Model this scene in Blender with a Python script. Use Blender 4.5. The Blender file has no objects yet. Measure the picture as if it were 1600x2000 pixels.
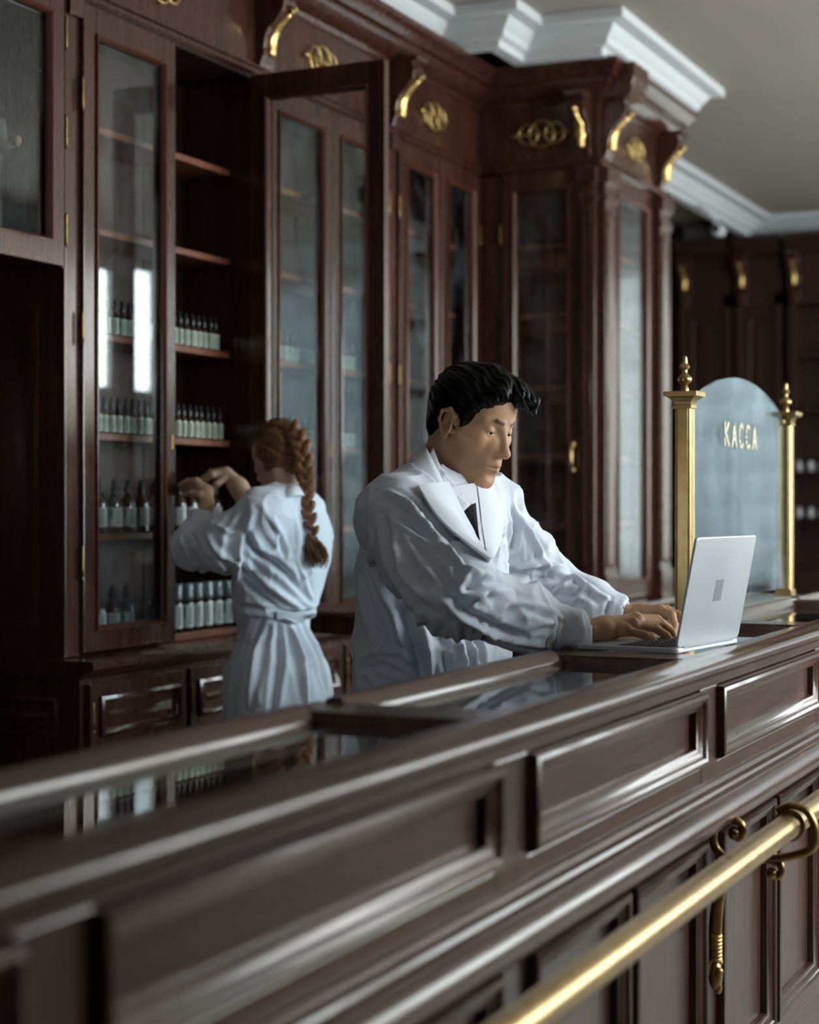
import bpy, math, random
import numpy as np
from mathutils import Vector, Matrix

random.seed(7)
scene = bpy.context.scene
COL = scene.collection

# ------------------------------------------------------------------ camera
# X runs along the counter, Y goes across it to the cabinets, Z is up (metres)
FPX, EYE, HOR = 3500.0, 1.35, 980.0
TH = math.atan(1600.0 / FPX)
ST, CT = math.sin(TH), math.cos(TH)
cam_d = bpy.data.cameras.new('camera')
cam = bpy.data.objects.new('camera', cam_d)
COL.objects.link(cam)
cam.location = (0, 0, EYE)
cam.rotation_euler = (math.radians(90), 0, TH - math.radians(90))
cam_d.sensor_fit = 'HORIZONTAL'
cam_d.sensor_width = 36.0
cam_d.lens = FPX / 1600.0 * 36.0
cam_d.shift_y = (HOR - 1000.0) / 1600.0
cam_d.clip_start = 0.05
cam_d.clip_end = 100
cam_d.dof.use_dof = True
cam_d.dof.focus_distance = 3.7
cam_d.dof.aperture_fstop = 3.3
scene.camera = cam

# ------------------------------------------------------------------ sky and exposure
world = bpy.data.worlds.new('overcast_sky')
scene.world = world
world.use_nodes = True
bg = world.node_tree.nodes['Background']
bg.inputs[0].default_value = (0.92, 0.96, 1.0, 1)
bg.inputs[1].default_value = 18.0
scene.view_settings.view_transform = 'Standard'
scene.view_settings.look = 'None'
scene.view_settings.gamma = 1.0
scene.view_settings.use_curve_mapping = False
scene.view_settings.exposure = 0.0
try:
    scene.cycles.max_bounces = 6
    scene.cycles.diffuse_bounces = 3
    scene.cycles.glossy_bounces = 3
    scene.cycles.transparent_max_bounces = 16
    scene.cycles.sample_clamp_indirect = 6.0
    scene.cycles.blur_glossy = 0.6
    scene.cycles.caustics_refractive = False
    scene.cycles.use_denoising = True
    scene.cycles.use_adaptive_sampling = True
    scene.cycles.adaptive_threshold = 0.03
except Exception:
    pass

# windows: (wall, a0, a1, z0, z1); the openings are cut through the walls, portals only guide sampling
YR, XE, YB, XB, ZC = -1.5, 11.8, 3.35, -2.2, 3.2
WIN_R = [(3.1, 4.0, 1.6, 2.7), (4.5, 5.7, 0.95, 2.7), (6.2, 7.4, 0.95, 2.7), (7.9, 9.1, 0.95, 2.7), (10.00, 10.40, 2.1, 2.98), (10.52, 10.95, 2.1, 3.03)]
WIN_FILL = [(1.3, 1.75, 1.55, 2.35)]  # unseen opening behind the camera, added to fill the figures' near sides
WIN_E = [(-1.35, -0.22, 0.85, 2.9), (0.45, 1.45, 0.85, 2.9)]

def portal(loc, rot, sx, sy):
    l = bpy.data.lights.new('window_portal', 'AREA')
    l.shape = 'RECTANGLE'; l.size = sx; l.size_y = sy
    l.cycles.is_portal = True
    o = bpy.data.objects.new('window_portal', l)
    o.location = loc; o.rotation_euler = rot
    COL.objects.link(o)
for a0, a1, b0, b1 in WIN_R:
    portal(((a0+a1)/2, YR-0.22, (b0+b1)/2), (math.radians(90), 0, 0), a1-a0, b1-b0)
for a0, a1, b0, b1 in WIN_FILL:
    portal((XB-0.12, (a0+a1)/2, (b0+b1)/2), (math.radians(90), 0, math.radians(-90)), a1-a0, b1-b0)
for a0, a1, b0, b1 in WIN_E:
    portal((XE+0.22, (a0+a1)/2, (b0+b1)/2), (math.radians(90), 0, math.radians(90)), a1-a0, b1-b0)

def at(px, py, D):
    """a point seen at a pixel of the photograph, D metres deep -> world"""
    R = (px-800.0)/FPX*D
    return np.array([D*CT+R*ST, D*ST-R*CT, EYE-(py-HOR)/FPX*D])

# ------------------------------------------------------------------ materials
def new_mat(name):
    m = bpy.data.materials.new(name); m.use_nodes = True
    nt = m.node_tree; nt.nodes.clear()
    out = nt.nodes.new('ShaderNodeOutputMaterial')
    return m, nt, out
def N(nt, t, **kw):
    n = nt.nodes.new(t)
    for k, v in kw.items():
        if k in n.inputs: n.inputs[k].default_value = v
        else: setattr(n, k, v)
    return n
def ramp(nt, fac, stops):
    r = nt.nodes.new('ShaderNodeValToRGB')
    e = r.color_ramp.elements
    while len(e) < len(stops): e.new(0.5)
    for el, (p, c) in zip(e, stops):
        el.position = p; el.color = (*c, 1)
    nt.links.new(fac, r.inputs[0])
    return r.outputs[0]

def wood(name, dark, mid, light, scale=(30, 30, 2.0), rough=(0.2, 0.4), coat=0.4, bump=0.05, spec=0.5):
    m, nt, out = new_mat(name)
    tc = N(nt, 'ShaderNodeTexCoord')
    mp = N(nt, 'ShaderNodeMapping'); mp.inputs['Scale'].default_value = scale
    nt.links.new(tc.outputs['Object'], mp.inputs[0])
    n1 = N(nt, 'ShaderNodeTexNoise', Scale=1.0, Detail=6.0, Roughness=0.62, Distortion=0.9)
    nt.links.new(mp.outputs[0], n1.inputs['Vector'])
    n2 = N(nt, 'ShaderNodeTexNoise', Scale=1.7, Detail=3.0)
    nt.links.new(tc.outputs['Object'], n2.inputs['Vector'])
    n3 = N(nt, 'ShaderNodeTexNoise', Scale=5.0, Detail=4.0, Roughness=0.7)
    nt.links.new(mp.outputs[0], n3.inputs['Vector'])
    mx = N(nt, 'ShaderNodeMath', operation='MULTIPLY_ADD')
    nt.links.new(n2.outputs[0], mx.inputs[0]); mx.inputs[1].default_value = 0.35
    nt.links.new(n1.outputs[0], mx.inputs[2])
    colr = ramp(nt, mx.outputs[0], [(0.42, dark), (0.62, mid), (0.88, light)])
    b = N(nt, 'ShaderNodeBsdfPrincipled')
    nt.links.new(colr, b.inputs['Base Color'])
    mr = N(nt, 'ShaderNodeMapRange'); mr.inputs['To Min'].default_value = rough[0]; mr.inputs['To Max'].default_value = rough[1]
    nt.links.new(n3.outputs[0], mr.inputs[0])
    nt.links.new(mr.outputs[0], b.inputs['Roughness'])
    b.inputs['Coat Weight'].default_value = coat
    b.inputs['Coat Roughness'].default_value = 0.12
    b.inputs['Coat Tint'].default_value = (1.0, 0.86, 0.76, 1)
    b.inputs['Specular Tint'].default_value = (1.0, 0.87, 0.78, 1)
    b.inputs['Specular IOR Level'].default_value = spec
    bp = N(nt, 'ShaderNodeBump'); bp.inputs['Strength'].default_value = bump; bp.inputs['Distance'].default_value = 0.004
    nt.links.new(n3.outputs[0], bp.inputs['Height'])
    nt.links.new(bp.outputs[0], b.inputs['Normal'])
    nt.links.new(b.outputs[0], out.inputs[0])
    return m

def plain(name, color, rough=0.5, metal=0.0, var=0.1, scale=20.0, coat=0.0, bump=0.0, sss=0.0, transl=0.0, spec=0.5, sheen=0.0, rvar=0.08):
    m, nt, out = new_mat(name)
    tc = N(nt, 'ShaderNodeTexCoord')
    n = N(nt, 'ShaderNodeTexNoise', Scale=scale, Detail=4.0, Roughness=0.6)
    nt.links.new(tc.outputs['Object'], n.inputs['Vector'])
    lo = tuple(c*(1-var) for c in color); hi = tuple(min(1, c*(1+var)) for c in color)
    colr = ramp(nt, n.outputs[0], [(0.3, lo), (0.7, hi)])
    b = N(nt, 'ShaderNodeBsdfPrincipled', Metallic=metal)
    nt.links.new(colr, b.inputs['Base Color'])
    mr = N(nt, 'ShaderNodeMapRange'); mr.inputs['To Min'].default_value = max(0.02, rough-rvar); mr.inputs['To Max'].default_value = rough+rvar
    nt.links.new(n.outputs[0], mr.inputs[0]); nt.links.new(mr.outputs[0], b.inputs['Roughness'])
    b.inputs['Coat Weight'].default_value = coat
    b.inputs['Specular IOR Level'].default_value = spec
    b.inputs['Sheen Weight'].default_value = sheen
    if sss:
        b.inputs['Subsurface Weight'].default_value = sss
        b.inputs['Subsurface Radius'].default_value = (0.012, 0.005, 0.003)
        b.inputs['Subsurface Scale'].default_value = 1.0
    if bump:
        bp = N(nt, 'ShaderNodeBump'); bp.inputs['Strength'].default_value = bump; bp.inputs['Distance'].default_value = 0.003
        nt.links.new(n.outputs[0], bp.inputs['Height']); nt.links.new(bp.outputs[0], b.inputs['Normal'])
    sh = b.outputs[0]
    if transl:
        t = N(nt, 'ShaderNodeBsdfTranslucent'); nt.links.new(colr, t.inputs[0])
        mix = N(nt, 'ShaderNodeMixShader'); mix.inputs[0].default_value = transl
        nt.links.new(sh, mix.inputs[1]); nt.links.new(t.outputs[0], mix.inputs[2]); sh = mix.outputs[0]
    nt.links.new(sh, out.inputs[0])
    return m

def glass(name, tint=(0.94, 0.97, 0.97), ior=1.5, smear=0.035, rough=0.0, haze=0.0):
    """thin pane: Fresnel mirror over a clear sheet, with a little dust and wipe marks"""
    m, nt, out = new_mat(name)
    fr = N(nt, 'ShaderNodeFresnel', IOR=ior)
    tr = N(nt, 'ShaderNodeBsdfTransparent'); tr.inputs[0].default_value = (*tint, 1)
    gl = N(nt, 'ShaderNodeBsdfGlossy', Roughness=rough); gl.inputs[0].default_value = (1, 1, 1, 1)
    mix = N(nt, 'ShaderNodeMixShader')
    geo = N(nt, 'ShaderNodeNewGeometry')
    # both faces of the sheet behave like the outer one
    inv = N(nt, 'ShaderNodeFresnel', IOR=ior)
    vt = N(nt, 'ShaderNodeVectorMath', operation='SCALE')
    bm = N(nt, 'ShaderNodeMath', operation='MULTIPLY_ADD'); nt.links.new(geo.outputs['Backfacing'], bm.inputs[0]); bm.inputs[1].default_value = 1.0/ior-ior; bm.inputs[2].default_value = ior
    nt.links.new(bm.outputs[0], fr.inputs['IOR'])
    # Fresnel node inverts IOR on back faces itself, so feed the reciprocal there
    nt.links.new(fr.outputs[0], mix.inputs[0])
    nt.links.new(tr.outputs[0], mix.inputs[1]); nt.links.new(gl.outputs[0], mix.inputs[2])
    tc = N(nt, 'ShaderNodeTexCoord')
    mp = N(nt, 'ShaderNodeMapping'); mp.inputs['Scale'].default_value = (3, 3, 1.6); mp.inputs['Rotation'].default_value = (0.3, 0.5, 0.2)
    nt.links.new(tc.outputs['Object'], mp.inputs[0])
    n = N(nt, 'ShaderNodeTexNoise', Scale=2.2, Detail=7.0, Roughness=0.62, Distortion=0.6); nt.links.new(mp.outputs[0], n.inputs['Vector'])
    mr = N(nt, 'ShaderNodeMapRange'); mr.inputs['From Min'].default_value = 0.45; mr.inputs['From Max'].default_value = 0.8; mr.inputs['To Min'].default_value = haze; mr.inputs['To Max'].default_value = haze+smear
    nt.links.new(n.outputs[0], mr.inputs[0])
    df = N(nt, 'ShaderNodeBsdfDiffuse'); df.inputs[0].default_value = (0.75, 0.82, 0.86, 1)
    m2 = N(nt, 'ShaderNodeMixShader'); nt.links.new(mr.outputs[0], m2.inputs[0])
    nt.links.new(mix.outputs[0], m2.inputs[1]); nt.links.new(df.outputs[0], m2.inputs[2])
    nt.links.new(m2.outputs[0], out.inputs[0])
    nt.nodes.remove(inv); nt.nodes.remove(vt)
    return m

M = {}
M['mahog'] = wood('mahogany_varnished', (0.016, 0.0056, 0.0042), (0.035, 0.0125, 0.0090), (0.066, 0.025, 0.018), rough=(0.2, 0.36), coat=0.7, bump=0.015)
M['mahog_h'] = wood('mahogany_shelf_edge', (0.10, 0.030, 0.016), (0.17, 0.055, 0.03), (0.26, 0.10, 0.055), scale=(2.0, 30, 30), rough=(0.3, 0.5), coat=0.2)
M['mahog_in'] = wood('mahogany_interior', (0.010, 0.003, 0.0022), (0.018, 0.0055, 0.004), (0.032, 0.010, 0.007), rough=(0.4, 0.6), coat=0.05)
M['walnut'] = wood('walnut_counter', (0.015, 0.0060, 0.0048), (0.042, 0.0175, 0.0130), (0.088, 0.040, 0.029), scale=(3.0, 40, 40), rough=(0.2, 0.42), coat=0.35, bump=0.1)
M['walnut_v'] = wood('walnut_counter_upright', (0.015, 0.0060, 0.0048), (0.042, 0.0175, 0.0130), (0.088, 0.040, 0.029), scale=(40, 40, 3.0), rough=(0.22, 0.45), coat=0.3, bump=0.1)
M['brass'] = plain('brass_polished', (0.48, 0.33, 0.14), rough=0.3, metal=1.0, var=0.12, scale=35)
M['brass_old'] = plain('brass_aged', (0.40, 0.26, 0.10), rough=0.34, metal=1.0, var=0.3, scale=50)
M['hinge'] = plain('dull_hinge_brass', (0.24, 0.155, 0.065), rough=0.42, metal=1.0, var=0.3, scale=50)
M['gilt'] = plain('gilt_bronze', (0.60, 0.41, 0.15), rough=0.36, metal=1.0, var=0.25, scale=60)
M['plaster'] = plain('white_plaster', (0.52, 0.525, 0.51), rough=0.65, var=0.03, scale=4)
M['ceil'] = plain('ceiling_paint', (0.31, 0.268, 0.222), rough=0.8, var=0.03, scale=2)
M['wallp'] = plain('wall_paint', (0.48, 0.455, 0.43), rough=0.8, var=0.05, scale=3)
M['floor'] = plain('pale_stone_floor', (0.34, 0.31, 0.28), rough=0.35, var=0.08, scale=3)
M['glass'] = glass('cabinet_glass')
M['glass_top'] = glass('counter_glass', tint=(0.9, 0.95, 0.94), smear=0.02)
M['glass_screen'] = glass('screen_glass', tint=(0.84, 0.94, 0.97), smear=0.12, haze=0.015)
M['dark'] = plain('black_velvet_lining', (0.010, 0.008, 0.008), rough=0.9, var=0.2)
M['curtain'] = plain('lined_curtain', (0.70, 0.80, 0.84), rough=0.9, var=0.04, scale=8, transl=0.05)
M['curtain2'] = plain('sheer_curtain', (0.78, 0.82, 0.80), rough=0.9, var=0.04, scale=8, transl=0.13)
M['marble'] = plain('white_marble', (0.72, 0.74, 0.73), rough=0.25, var=0.1, scale=9, coat=0.3)

# ------------------------------------------------------------------ mesh helpers
class MB:
    def __init__(s): s.v = []; s.f = []
    def add(s, vs, fs):
        o = len(s.v); s.v += [tuple(map(float, p)) for p in vs]; s.f += [tuple(i+o for i in q) for q in fs]; return s
    def box(s, x0, x1, y0, y1, z0, z1):
        return s.add([(x0,y0,z0),(x1,y0,z0),(x1,y1,z0),(x0,y1,z0),(x0,y0,z1),(x1,y0,z1),(x1,y1,z1),(x0,y1,z1)],
                     [(0,3,2,1),(4,5,6,7),(0,1,5,4),(1,2,6,5),(2,3,7,6),(3,0,4,7)])
    def prism(s, prof, fn, a, b):
        """closed 2-D profile swept between a and b; fn(u, v, t) -> point"""
        n = len(prof)
        vs = [fn(u, v, a) for u, v in prof] + [fn(u, v, b) for u, v in prof]
        fs = [(i, (i+1) % n, n+(i+1) % n, n+i) for i in range(n)] + [tuple(range(n-1, -1, -1)), tuple(range(n, 2*n))]
        return s.add(vs, fs)
    def lathe(s, prof, c=(0,0,0), n=20, axis='z'):
        vs = []
        for r, h in prof:
            for k in range(n):
                a = 2*math.pi*k/n
                p = (r*math.cos(a), r*math.sin(a), h)
                if axis == 'x': p = (p[2], p[0], p[1])
                if axis == 'y': p = (p[0], p[2], p[1])
                vs.append((c[0]+p[0], c[1]+p[1], c[2]+p[2]))
        m = len(prof)
        fs = [(j*n+k, j*n+(k+1) % n, (j+1)*n+(k+1) % n, (j+1)*n+k) for j in range(m-1) for k in range(n)]
        fs += [tuple(range(n-1, -1, -1)), tuple((m-1)*n+k for k in range(n))]
        return s.add(vs, fs)
    def tube(s, path, rad, n=10, flat=1.0):
        P = [Vector(p) for p in path]; m = len(P)
        if not hasattr(rad, '__len__'): rad = [rad]*m
        up = None; vs = []
        for i in range(m):
            t = (P[min(i+1, m-1)]-P[max(i-1, 0)]).normalized()
            if up is None:
                up = Vector((0,0,1)) if abs(t.z) < 0.9 else Vector((1,0,0))
            up = (up - t*up.dot(t)).normalized(); sd = t.cross(up)
            for k in range(n):
                a = 2*math.pi*k/n
                vs.append(P[i]+(up*math.cos(a)+sd*math.sin(a)*flat)*rad[i])
        fs = [(j*n+k, j*n+(k+1) % n, (j+1)*n+(k+1) % n, (j+1)*n+k) for j in range(m-1) for k in range(n)]
        fs += [tuple(range(n-1, -1, -1)), tuple((m-1)*n+k for k in range(n))]
        return s.add(vs, fs)
    def torus(s, c, e1, e2, R, r, n=28, m=8, R2=None):
        c, e1, e2 = Vector(c), Vector(e1), Vector(e2); nn = e1.cross(e2); R2 = R2 or R
        vs = []
        for i in range(n):
            a = 2*math.pi*i/n; d = e1*math.cos(a)+e2*math.sin(a); q = e1*math.cos(a)*R+e2*math.sin(a)*R2
            for k in range(m):
                b = 2*math.pi*k/m
                vs.append(c+q+d*r*math.cos(b)+nn*r*math.sin(b))
        fs = [(i*m+k, ((i+1) % n)*m+k, ((i+1) % n)*m+(k+1) % m, i*m+(k+1) % m) for i in range(n) for k in range(m)]
        return s.add(vs, fs)
    def ball(s, c, r, n=14, m=9, sc=(1,1,1)):
        prof = [(r*math.sin(math.pi*j/m), -r*math.cos(math.pi*j/m)) for j in range(m+1)]
        prof[0] = (r*0.02, -r); prof[-1] = (r*0.02, r)
        o = len(s.v); s.lathe(prof, (0,0,0), n)
        for i in range(o, len(s.v)):
            p = s.v[i]; s.v[i] = (c[0]+p[0]*sc[0], c[1]+p[1]*sc[1], c[2]+p[2]*sc[2])
        return s
    def frame(s, O, e1, nrm, w, h, prof, cap=False, back=False):
        """mitred picture-frame moulding; prof = [(inset, height)], O = lower corner, e1 = width axis, Z up"""
        O, e1, nrm = Vector(O), Vector(e1), Vector(nrm); e2 = Vector((0,0,1))
        vs = []
        for d, hh in prof:
            for a, b in ((d, d), (w-d, d), (w-d, h-d), (d, h-d)):
                vs.append(O+e1*a+e2*b+nrm*hh)
        m = len(prof)
        fs = [(j*4+k, j*4+(k+1) % 4, (j+1)*4+(k+1) % 4, (j+1)*4+k) for j in range(m-1) for k in range(4)]
        if cap: fs.append(tuple((m-1)*4+k for k in range(4)))
        if back: fs.append((3, 2, 1, 0))
        return s.add(vs, fs)
    def sweep(s, path, prof, closed_prof=True):
        """profile (out, z) along a plan polyline; 'out' is to the right of the travel direction"""
        P = [Vector((p[0], p[1])) for p in path]; m = len(P); n = len(prof); vs = []
        for i in range(m):
            d0 = (P[i]-P[i-1]).normalized() if i else (P[1]-P[0]).normalized()
            d1 = (P[i+1]-P[i]).normalized() if i < m-1 else d0
            n0 = Vector((d0.y, -d0.x)); n1 = Vector((d1.y, -d1.x))
            b = n0+n1; b = b/max(b.dot(n0), 0.2)
            for o, z in prof: vs.append((P[i].x+b.x*o, P[i].y+b.y*o, z))
        fs = [(i*n+k, i*n+(k+1) % n, (i+1)*n+(k+1) % n, (i+1)*n+k) for i in range(m-1) for k in range(n if closed_prof else n-1)]
        if closed_prof: fs += [tuple(range(n-1, -1, -1)), tuple((m-1)*n+k for k in range(n))]
        return s.add(vs, fs)
    def mesh(s, name):
        me = bpy.data.meshes.new(name); me.from_pydata(s.v, [], s.f); me.update()
        import bmesh
        bm = bmesh.new(); bm.from_mesh(me); bmesh.ops.recalc_face_normals(bm, faces=bm.faces); bm.to_mesh(me); bm.free()
        return me
    def build(s, name, mat, parent=None, smooth=False, bevel=0.0, seg=2):
        me = s.mesh(name)
        return obj(name, me, mat, parent, smooth, bevel, seg)

def obj(name, me, mat, parent=None, smooth=False, bevel=0.0, seg=2):
    o = bpy.data.objects.new(name, me); COL.objects.link(o)
    if mat is not None and not me.materials: me.materials.append(M[mat] if isinstance(mat, str) else mat)
    if parent is not None:
        o.parent = parent
        o.matrix_parent_inverse = Matrix.Translation(-Vector(parent['base'])) if 'base' in parent else Matrix.Identity(4)
    if smooth:
        me.polygons.foreach_set('use_smooth', [True]*len(me.polygons))
        if smooth != 'all':
            try: me.set_sharp_from_angle(angle=math.radians(38))
            except Exception: pass
    if bevel:
        b = o.modifiers.new('bevel', 'BEVEL'); b.width = bevel; b.segments = seg; b.limit_method = 'ANGLE'
        b.angle_limit = math.radians(40); b.harden_normals = False
    return o
def thing(name, label, cat, base=(0,0,0), group=None):
    """an Empty at the thing's base; parts are modelled in world coordinates and parented to it"""
    o = bpy.data.objects.new(name, None); COL.objects.link(o)
    o.empty_display_size = 0.05
    o.location = base
    o['base'] = tuple(map(float, base)); o['label'] = label; o['category'] = cat
    if group: o['group'] = group
    return o
def tag(o, label, cat, group=None, kind=None):
    o['label'] = label; o['category'] = cat
    if group: o['group'] = group
    if kind: o['kind'] = kind
    return o
def struct(name, mb, mat, label=None, **kw):
    o = mb.build(name, mat, **kw); o['kind'] = 'structure'
    if label: o['label'] = label
    return o

# ------------------------------------------------------------------ the room
def wall_with_holes(axis, pos, thick, a0, a1, z0, z1, holes):
    """boxes of a wall around rectangular openings (holes sorted along the wall)"""
    mb = MB()
    def bx(p0, p1, q0, q1):
        if p1-p0 < 1e-4 or q1-q0 < 1e-4: return
        if axis == 'y': mb.box(p0, p1, min(pos, pos+thick), max(pos, pos+thick), q0, q1)
        else: mb.box(min(pos, pos+thick), max(pos, pos+thick), p0, p1, q0, q1)
    cur = a0
    for h0, h1, b0, b1 in holes:
        bx(cur, h0, z0, z1); bx(h0, h1, z0, b0); bx(h0, h1, b1, z1); cur = h1
    bx(cur, a1, z0, z1)
    return mb
struct('floor', MB().box(XB-0.2, XE+0.2, YR-0.2, YB+0.2, -0.1, 0), 'floor')
struct('ceiling', MB().box(XB-0.2, XE+0.2, YR-0.2, YB+0.2, ZC, ZC+0.12), 'ceil')
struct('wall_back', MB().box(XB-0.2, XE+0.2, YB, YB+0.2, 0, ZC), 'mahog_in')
struct('wall_near', wall_with_holes('x', XB, -0.06, YR, YB, 0, ZC, WIN_FILL), 'mahog_in')
struct('wall_right', wall_with_holes('y', YR, -0.06, XB-0.2, XE+0.2, 0, ZC, WIN_R), 'wallp')
struct('wall_end', wall_with_holes('x', XE, 0.2, YR, YB, 0, ZC, WIN_E), 'wallp')

def window(n, F, w, z0, z1, cols, transom):
    """casement in an opening: frame, mullions, panes"""
    O, e1, nn = [Vector(q) for q in F]
    mb = MB()
    def fb(a0, a1, b0, b1, d0, d1):
        c = [O+e1*a+nn*d for a in (a0, a1) for d in (d0, d1)]
        xs = [p.x for p in c]; ys = [p.y for p in c]
        mb.box(min(xs), max(xs), min(ys), max(ys), b0, b1)
    fb(0, 0.03, z0, z1, -0.05, 0.0); fb(w-0.03, w, z0, z1, -0.05, 0.0)
    fb(0, w, z0, z0+0.04, -0.05, 0.0); fb(0, w, z1-0.04, z1, -0.05, 0.0)
    o = mb.build('window_%d' % n, 'plaster', bevel=0.004); o['kind'] = 'structure'
    for k in range(1, cols):
        mb = MB(); x = w*k/cols; fb(x-0.02, x+0.02, z0+0.04, z1-0.04, -0.045, -0.005); mb.build('mullion', 'plaster', o)
    if transom:
        mb = MB(); fb(0.03, w-0.03, transom-0.02, transom+0.02, -0.045, -0.005); mb.build('transom_bar', 'plaster', o)
    mb = MB(); fb(-0.03, w+0.03, z0-0.03, z0, -0.05, 0.05); mb.build('window_sill', 'plaster', o, bevel=0.006)
    mb = MB(); fb(0.028, w-0.028, z0+0.038, z1-0.038, -0.027, -0.023); mb.build('pane', 'glass', o)
    return o
wn = 0
for a0, a1, b0, b1 in WIN_R:
    wn += 1
    window(wn, ((a0, YR, 0), (1, 0, 0), (0, 1, 0)), a1-a0, b0, b1, 2 if a1-a0 > 0.5 else 1, None)
for a0, a1, b0, b1 in WIN_FILL:
    wn += 1
    window(wn, ((XB, a1, 0), (0, -1, 0), (1, 0, 0)), a1-a0, b0, b1, 1, None)  # casement for the added fill opening
for a0, a1, b0, b1 in WIN_E:
    wn += 1
    window(wn, ((XE, a0, 0), (0, 1, 0), (-1, 0, 0)), a1-a0, b0, b1, 2, 2.35)

# puffed Austrian curtains in the end window (seen mirrored in the glass of the cabinets)
def curtain(y0, y1, z0, z1, cols, rows, x):
    nu, nv = 70, 110; vs = []; fs = []
    for j in range(nv+1):
        v = j/nv
        for i in range(nu+1):
            u = i/nu
            cu = abs((u*cols) % 1.0-0.5)*2           # 1 at the gathered tapes, 0 mid-swag
            sag = 0.10*(1-cu**2)
            ph = (v*rows+sag*1.6) % 1.0
            puff = 0.075*(0.35+0.65*(1-cu**2))*math.sin(math.pi*ph)**0.7+0.02*math.sin(u*cols*2*math.pi*5+3*v)*(0.3+cu)
            vs.append((x-0.05-puff, y0+(y1-y0)*u, z1-(z1-z0)*v-sag*0.5*v))
    for j in range(nv):
        for i in range(nu):
            a = j*(nu+1)+i; fs.append((a, a+1, a+nu+2, a+nu+1))
    return MB().add(vs, fs)
for k, (a, b, lab) in enumerate([(-1.36, -0.20, 'white sheer puffed curtain in the end wall window on the customer side'),
                                 (0.43, 1.47, 'white sheer puffed curtain in the end wall window beside the cabinets')]):
    o = curtain(a, b, 0.86, 2.87, 3, 9, XE-0.02).build('puffed_curtain', ('curtain', 'curtain2')[k], smooth='all')
    tag(o, lab, 'curtain', 'curtains of the end window')

# white plaster cornice that follows the cabinet fronts (drawn from end to end)
CP = [(0, 3.06), (0.055, 3.06), (0.06, 3.085), (0.085, 3.095), (0.09, 3.115), (0.105, 3.13), (0.12, 3.15), (0.12, 3.158), (0.175, 3.163), (0.175, 3.2), (0, 3.2)]
def cornice(name, path):
    return struct(name, MB().sweep(path, CP), 'plaster', smooth=False, bevel=0.0025)
cornice('trim_1', [(XB, 2.80), (6.32, 2.80), (6.32, 2.55), (6.58, 2.55), (6.58, 2.23), (7.72, 2.23), (7.72, 2.86), (XE-0.01, 2.86)])
cornice('trim_2', [(XE-0.18, 2.86), (XE-0.18, YR)])
cornice('trim_3', [(XE, YR), (XB, YR)])

# ------------------------------------------------------------------ cabinets
YC = 2.75
M['mahog_r'] = wood('mahogany_bead', (0.030, 0.008, 0.005), (0.060, 0.017, 0.010), (0.10, 0.032, 0.019), rough=(0.22, 0.4), coat=0.5)
class Face:
    """local face: a along the width, z up, d out of the face"""
    def __init__(s, O, e1, n): s.O, s.e1, s.n = Vector(O), Vector(e1), Vector(n)
    def p(s, a, z, d): q = s.O+s.e1*a+s.n*d; return (q.x, q.y, z)
    def box(s, mb, a0, a1, z0, z1, d0, d1):
        return mb.add([s.p(a0,z0,d0),s.p(a1,z0,d0),s.p(a1,z0,d1),s.p(a0,z0,d1),s.p(a0,z1,d0),s.p(a1,z1,d0),s.p(a1,z1,d1),s.p(a0,z1,d1)],
                      [(0,3,2,1),(4,5,6,7),(0,1,5,4),(1,2,6,5),(2,3,7,6),(3,0,4,7)])
    def frame(s, mb, a, z, w, h, prof, cap=False):
        q = s.O+s.e1*a; return mb.frame((q.x, q.y, z), s.e1, s.n, w, h, prof, cap)
    def strip(s, mb, a0, a1, prof):
        """(d, z) profile run along the face"""
        return mb.prism(prof, lambda u, v, t: s.p(t, v, u), a0, a1)

def hinge(F, a, z, parent, h=0.075):
    mb = MB(); q = F.p(a, z, 0.001); r = 0.0038
    mb.lathe([(0.001, -0.007), (r, -0.004), (r*0.8, 0), (r, 0.001), (r, h*0.33), (r*0.8, h*0.34), (r, h*0.35), (r, h*0.66), (r*0.8, h*0.67), (r, h*0.68), (r, h), (r, h+0.003), (0.001, h+0.008)], q, 8)
    return mb.build('hinge', 'hinge', parent, smooth=True)

def glazed_door(parent, F, w, z0, z1, st=0.06, rt=0.075, rb=0.06, th=0.032, hinge_side=0, label=None, lock=None, mat='mahog'):
    """framed glass door; d=0 is its front face; parts: frame, pane, beads, hinges"""
    mb = MB()
    F.box(mb, 0, st, z0, z1, -th, 0); F.box(mb, w-st, w, z0, z1, -th, 0)
    F.box(mb, st, w-st, z1-rt, z1, -th, 0); F.box(mb, st, w-st, z0, z0+rb, -th, 0)
    d = mb.build('door', mat, parent, bevel=0.003)
    if label: d['label'] = label
    mb = MB()
    pr = [(0, 0), (0, 0.006), (0.004, 0.008), (0.009, 0.004), (0.013, -0.006), (0.013, -0.012)]
    F.frame(mb, st-0.006, z0+rb-0.006, w-2*st+0.012, z1-z0-rb-rt+0.012, pr)
    F.frame(mb, st-0.006, z0+rb-0.006, w-2*st+0.012, z1-z0-rb-rt+0.012, [(i, -th-h) for i, h in pr])
    mb.build('glazing_bead', 'mahog_r' if mat == 'mahog' else mat, d, smooth=True)
    mb = MB(); F.box(mb, st-0.002, w-st+0.002, z0+rb-0.002, z1-rt+0.002, -0.018, -0.014); mb.build('glass_pane', 'glass', d)
    ha = -0.006 if hinge_side == 0 else w+0.006
    for hz in (0.14, 0.5, 0.86): hinge(F, ha, z0+(z1-z0)*hz-0.04, d)
    if lock is not None:
        mb = MB(); F.box(mb, lock-0.005, lock+0.005, 1.5, 1.54, 0, 0.002)
        mb.build('keyhole_plate', 'brass_old', d, smooth=True)
    return d

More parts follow.
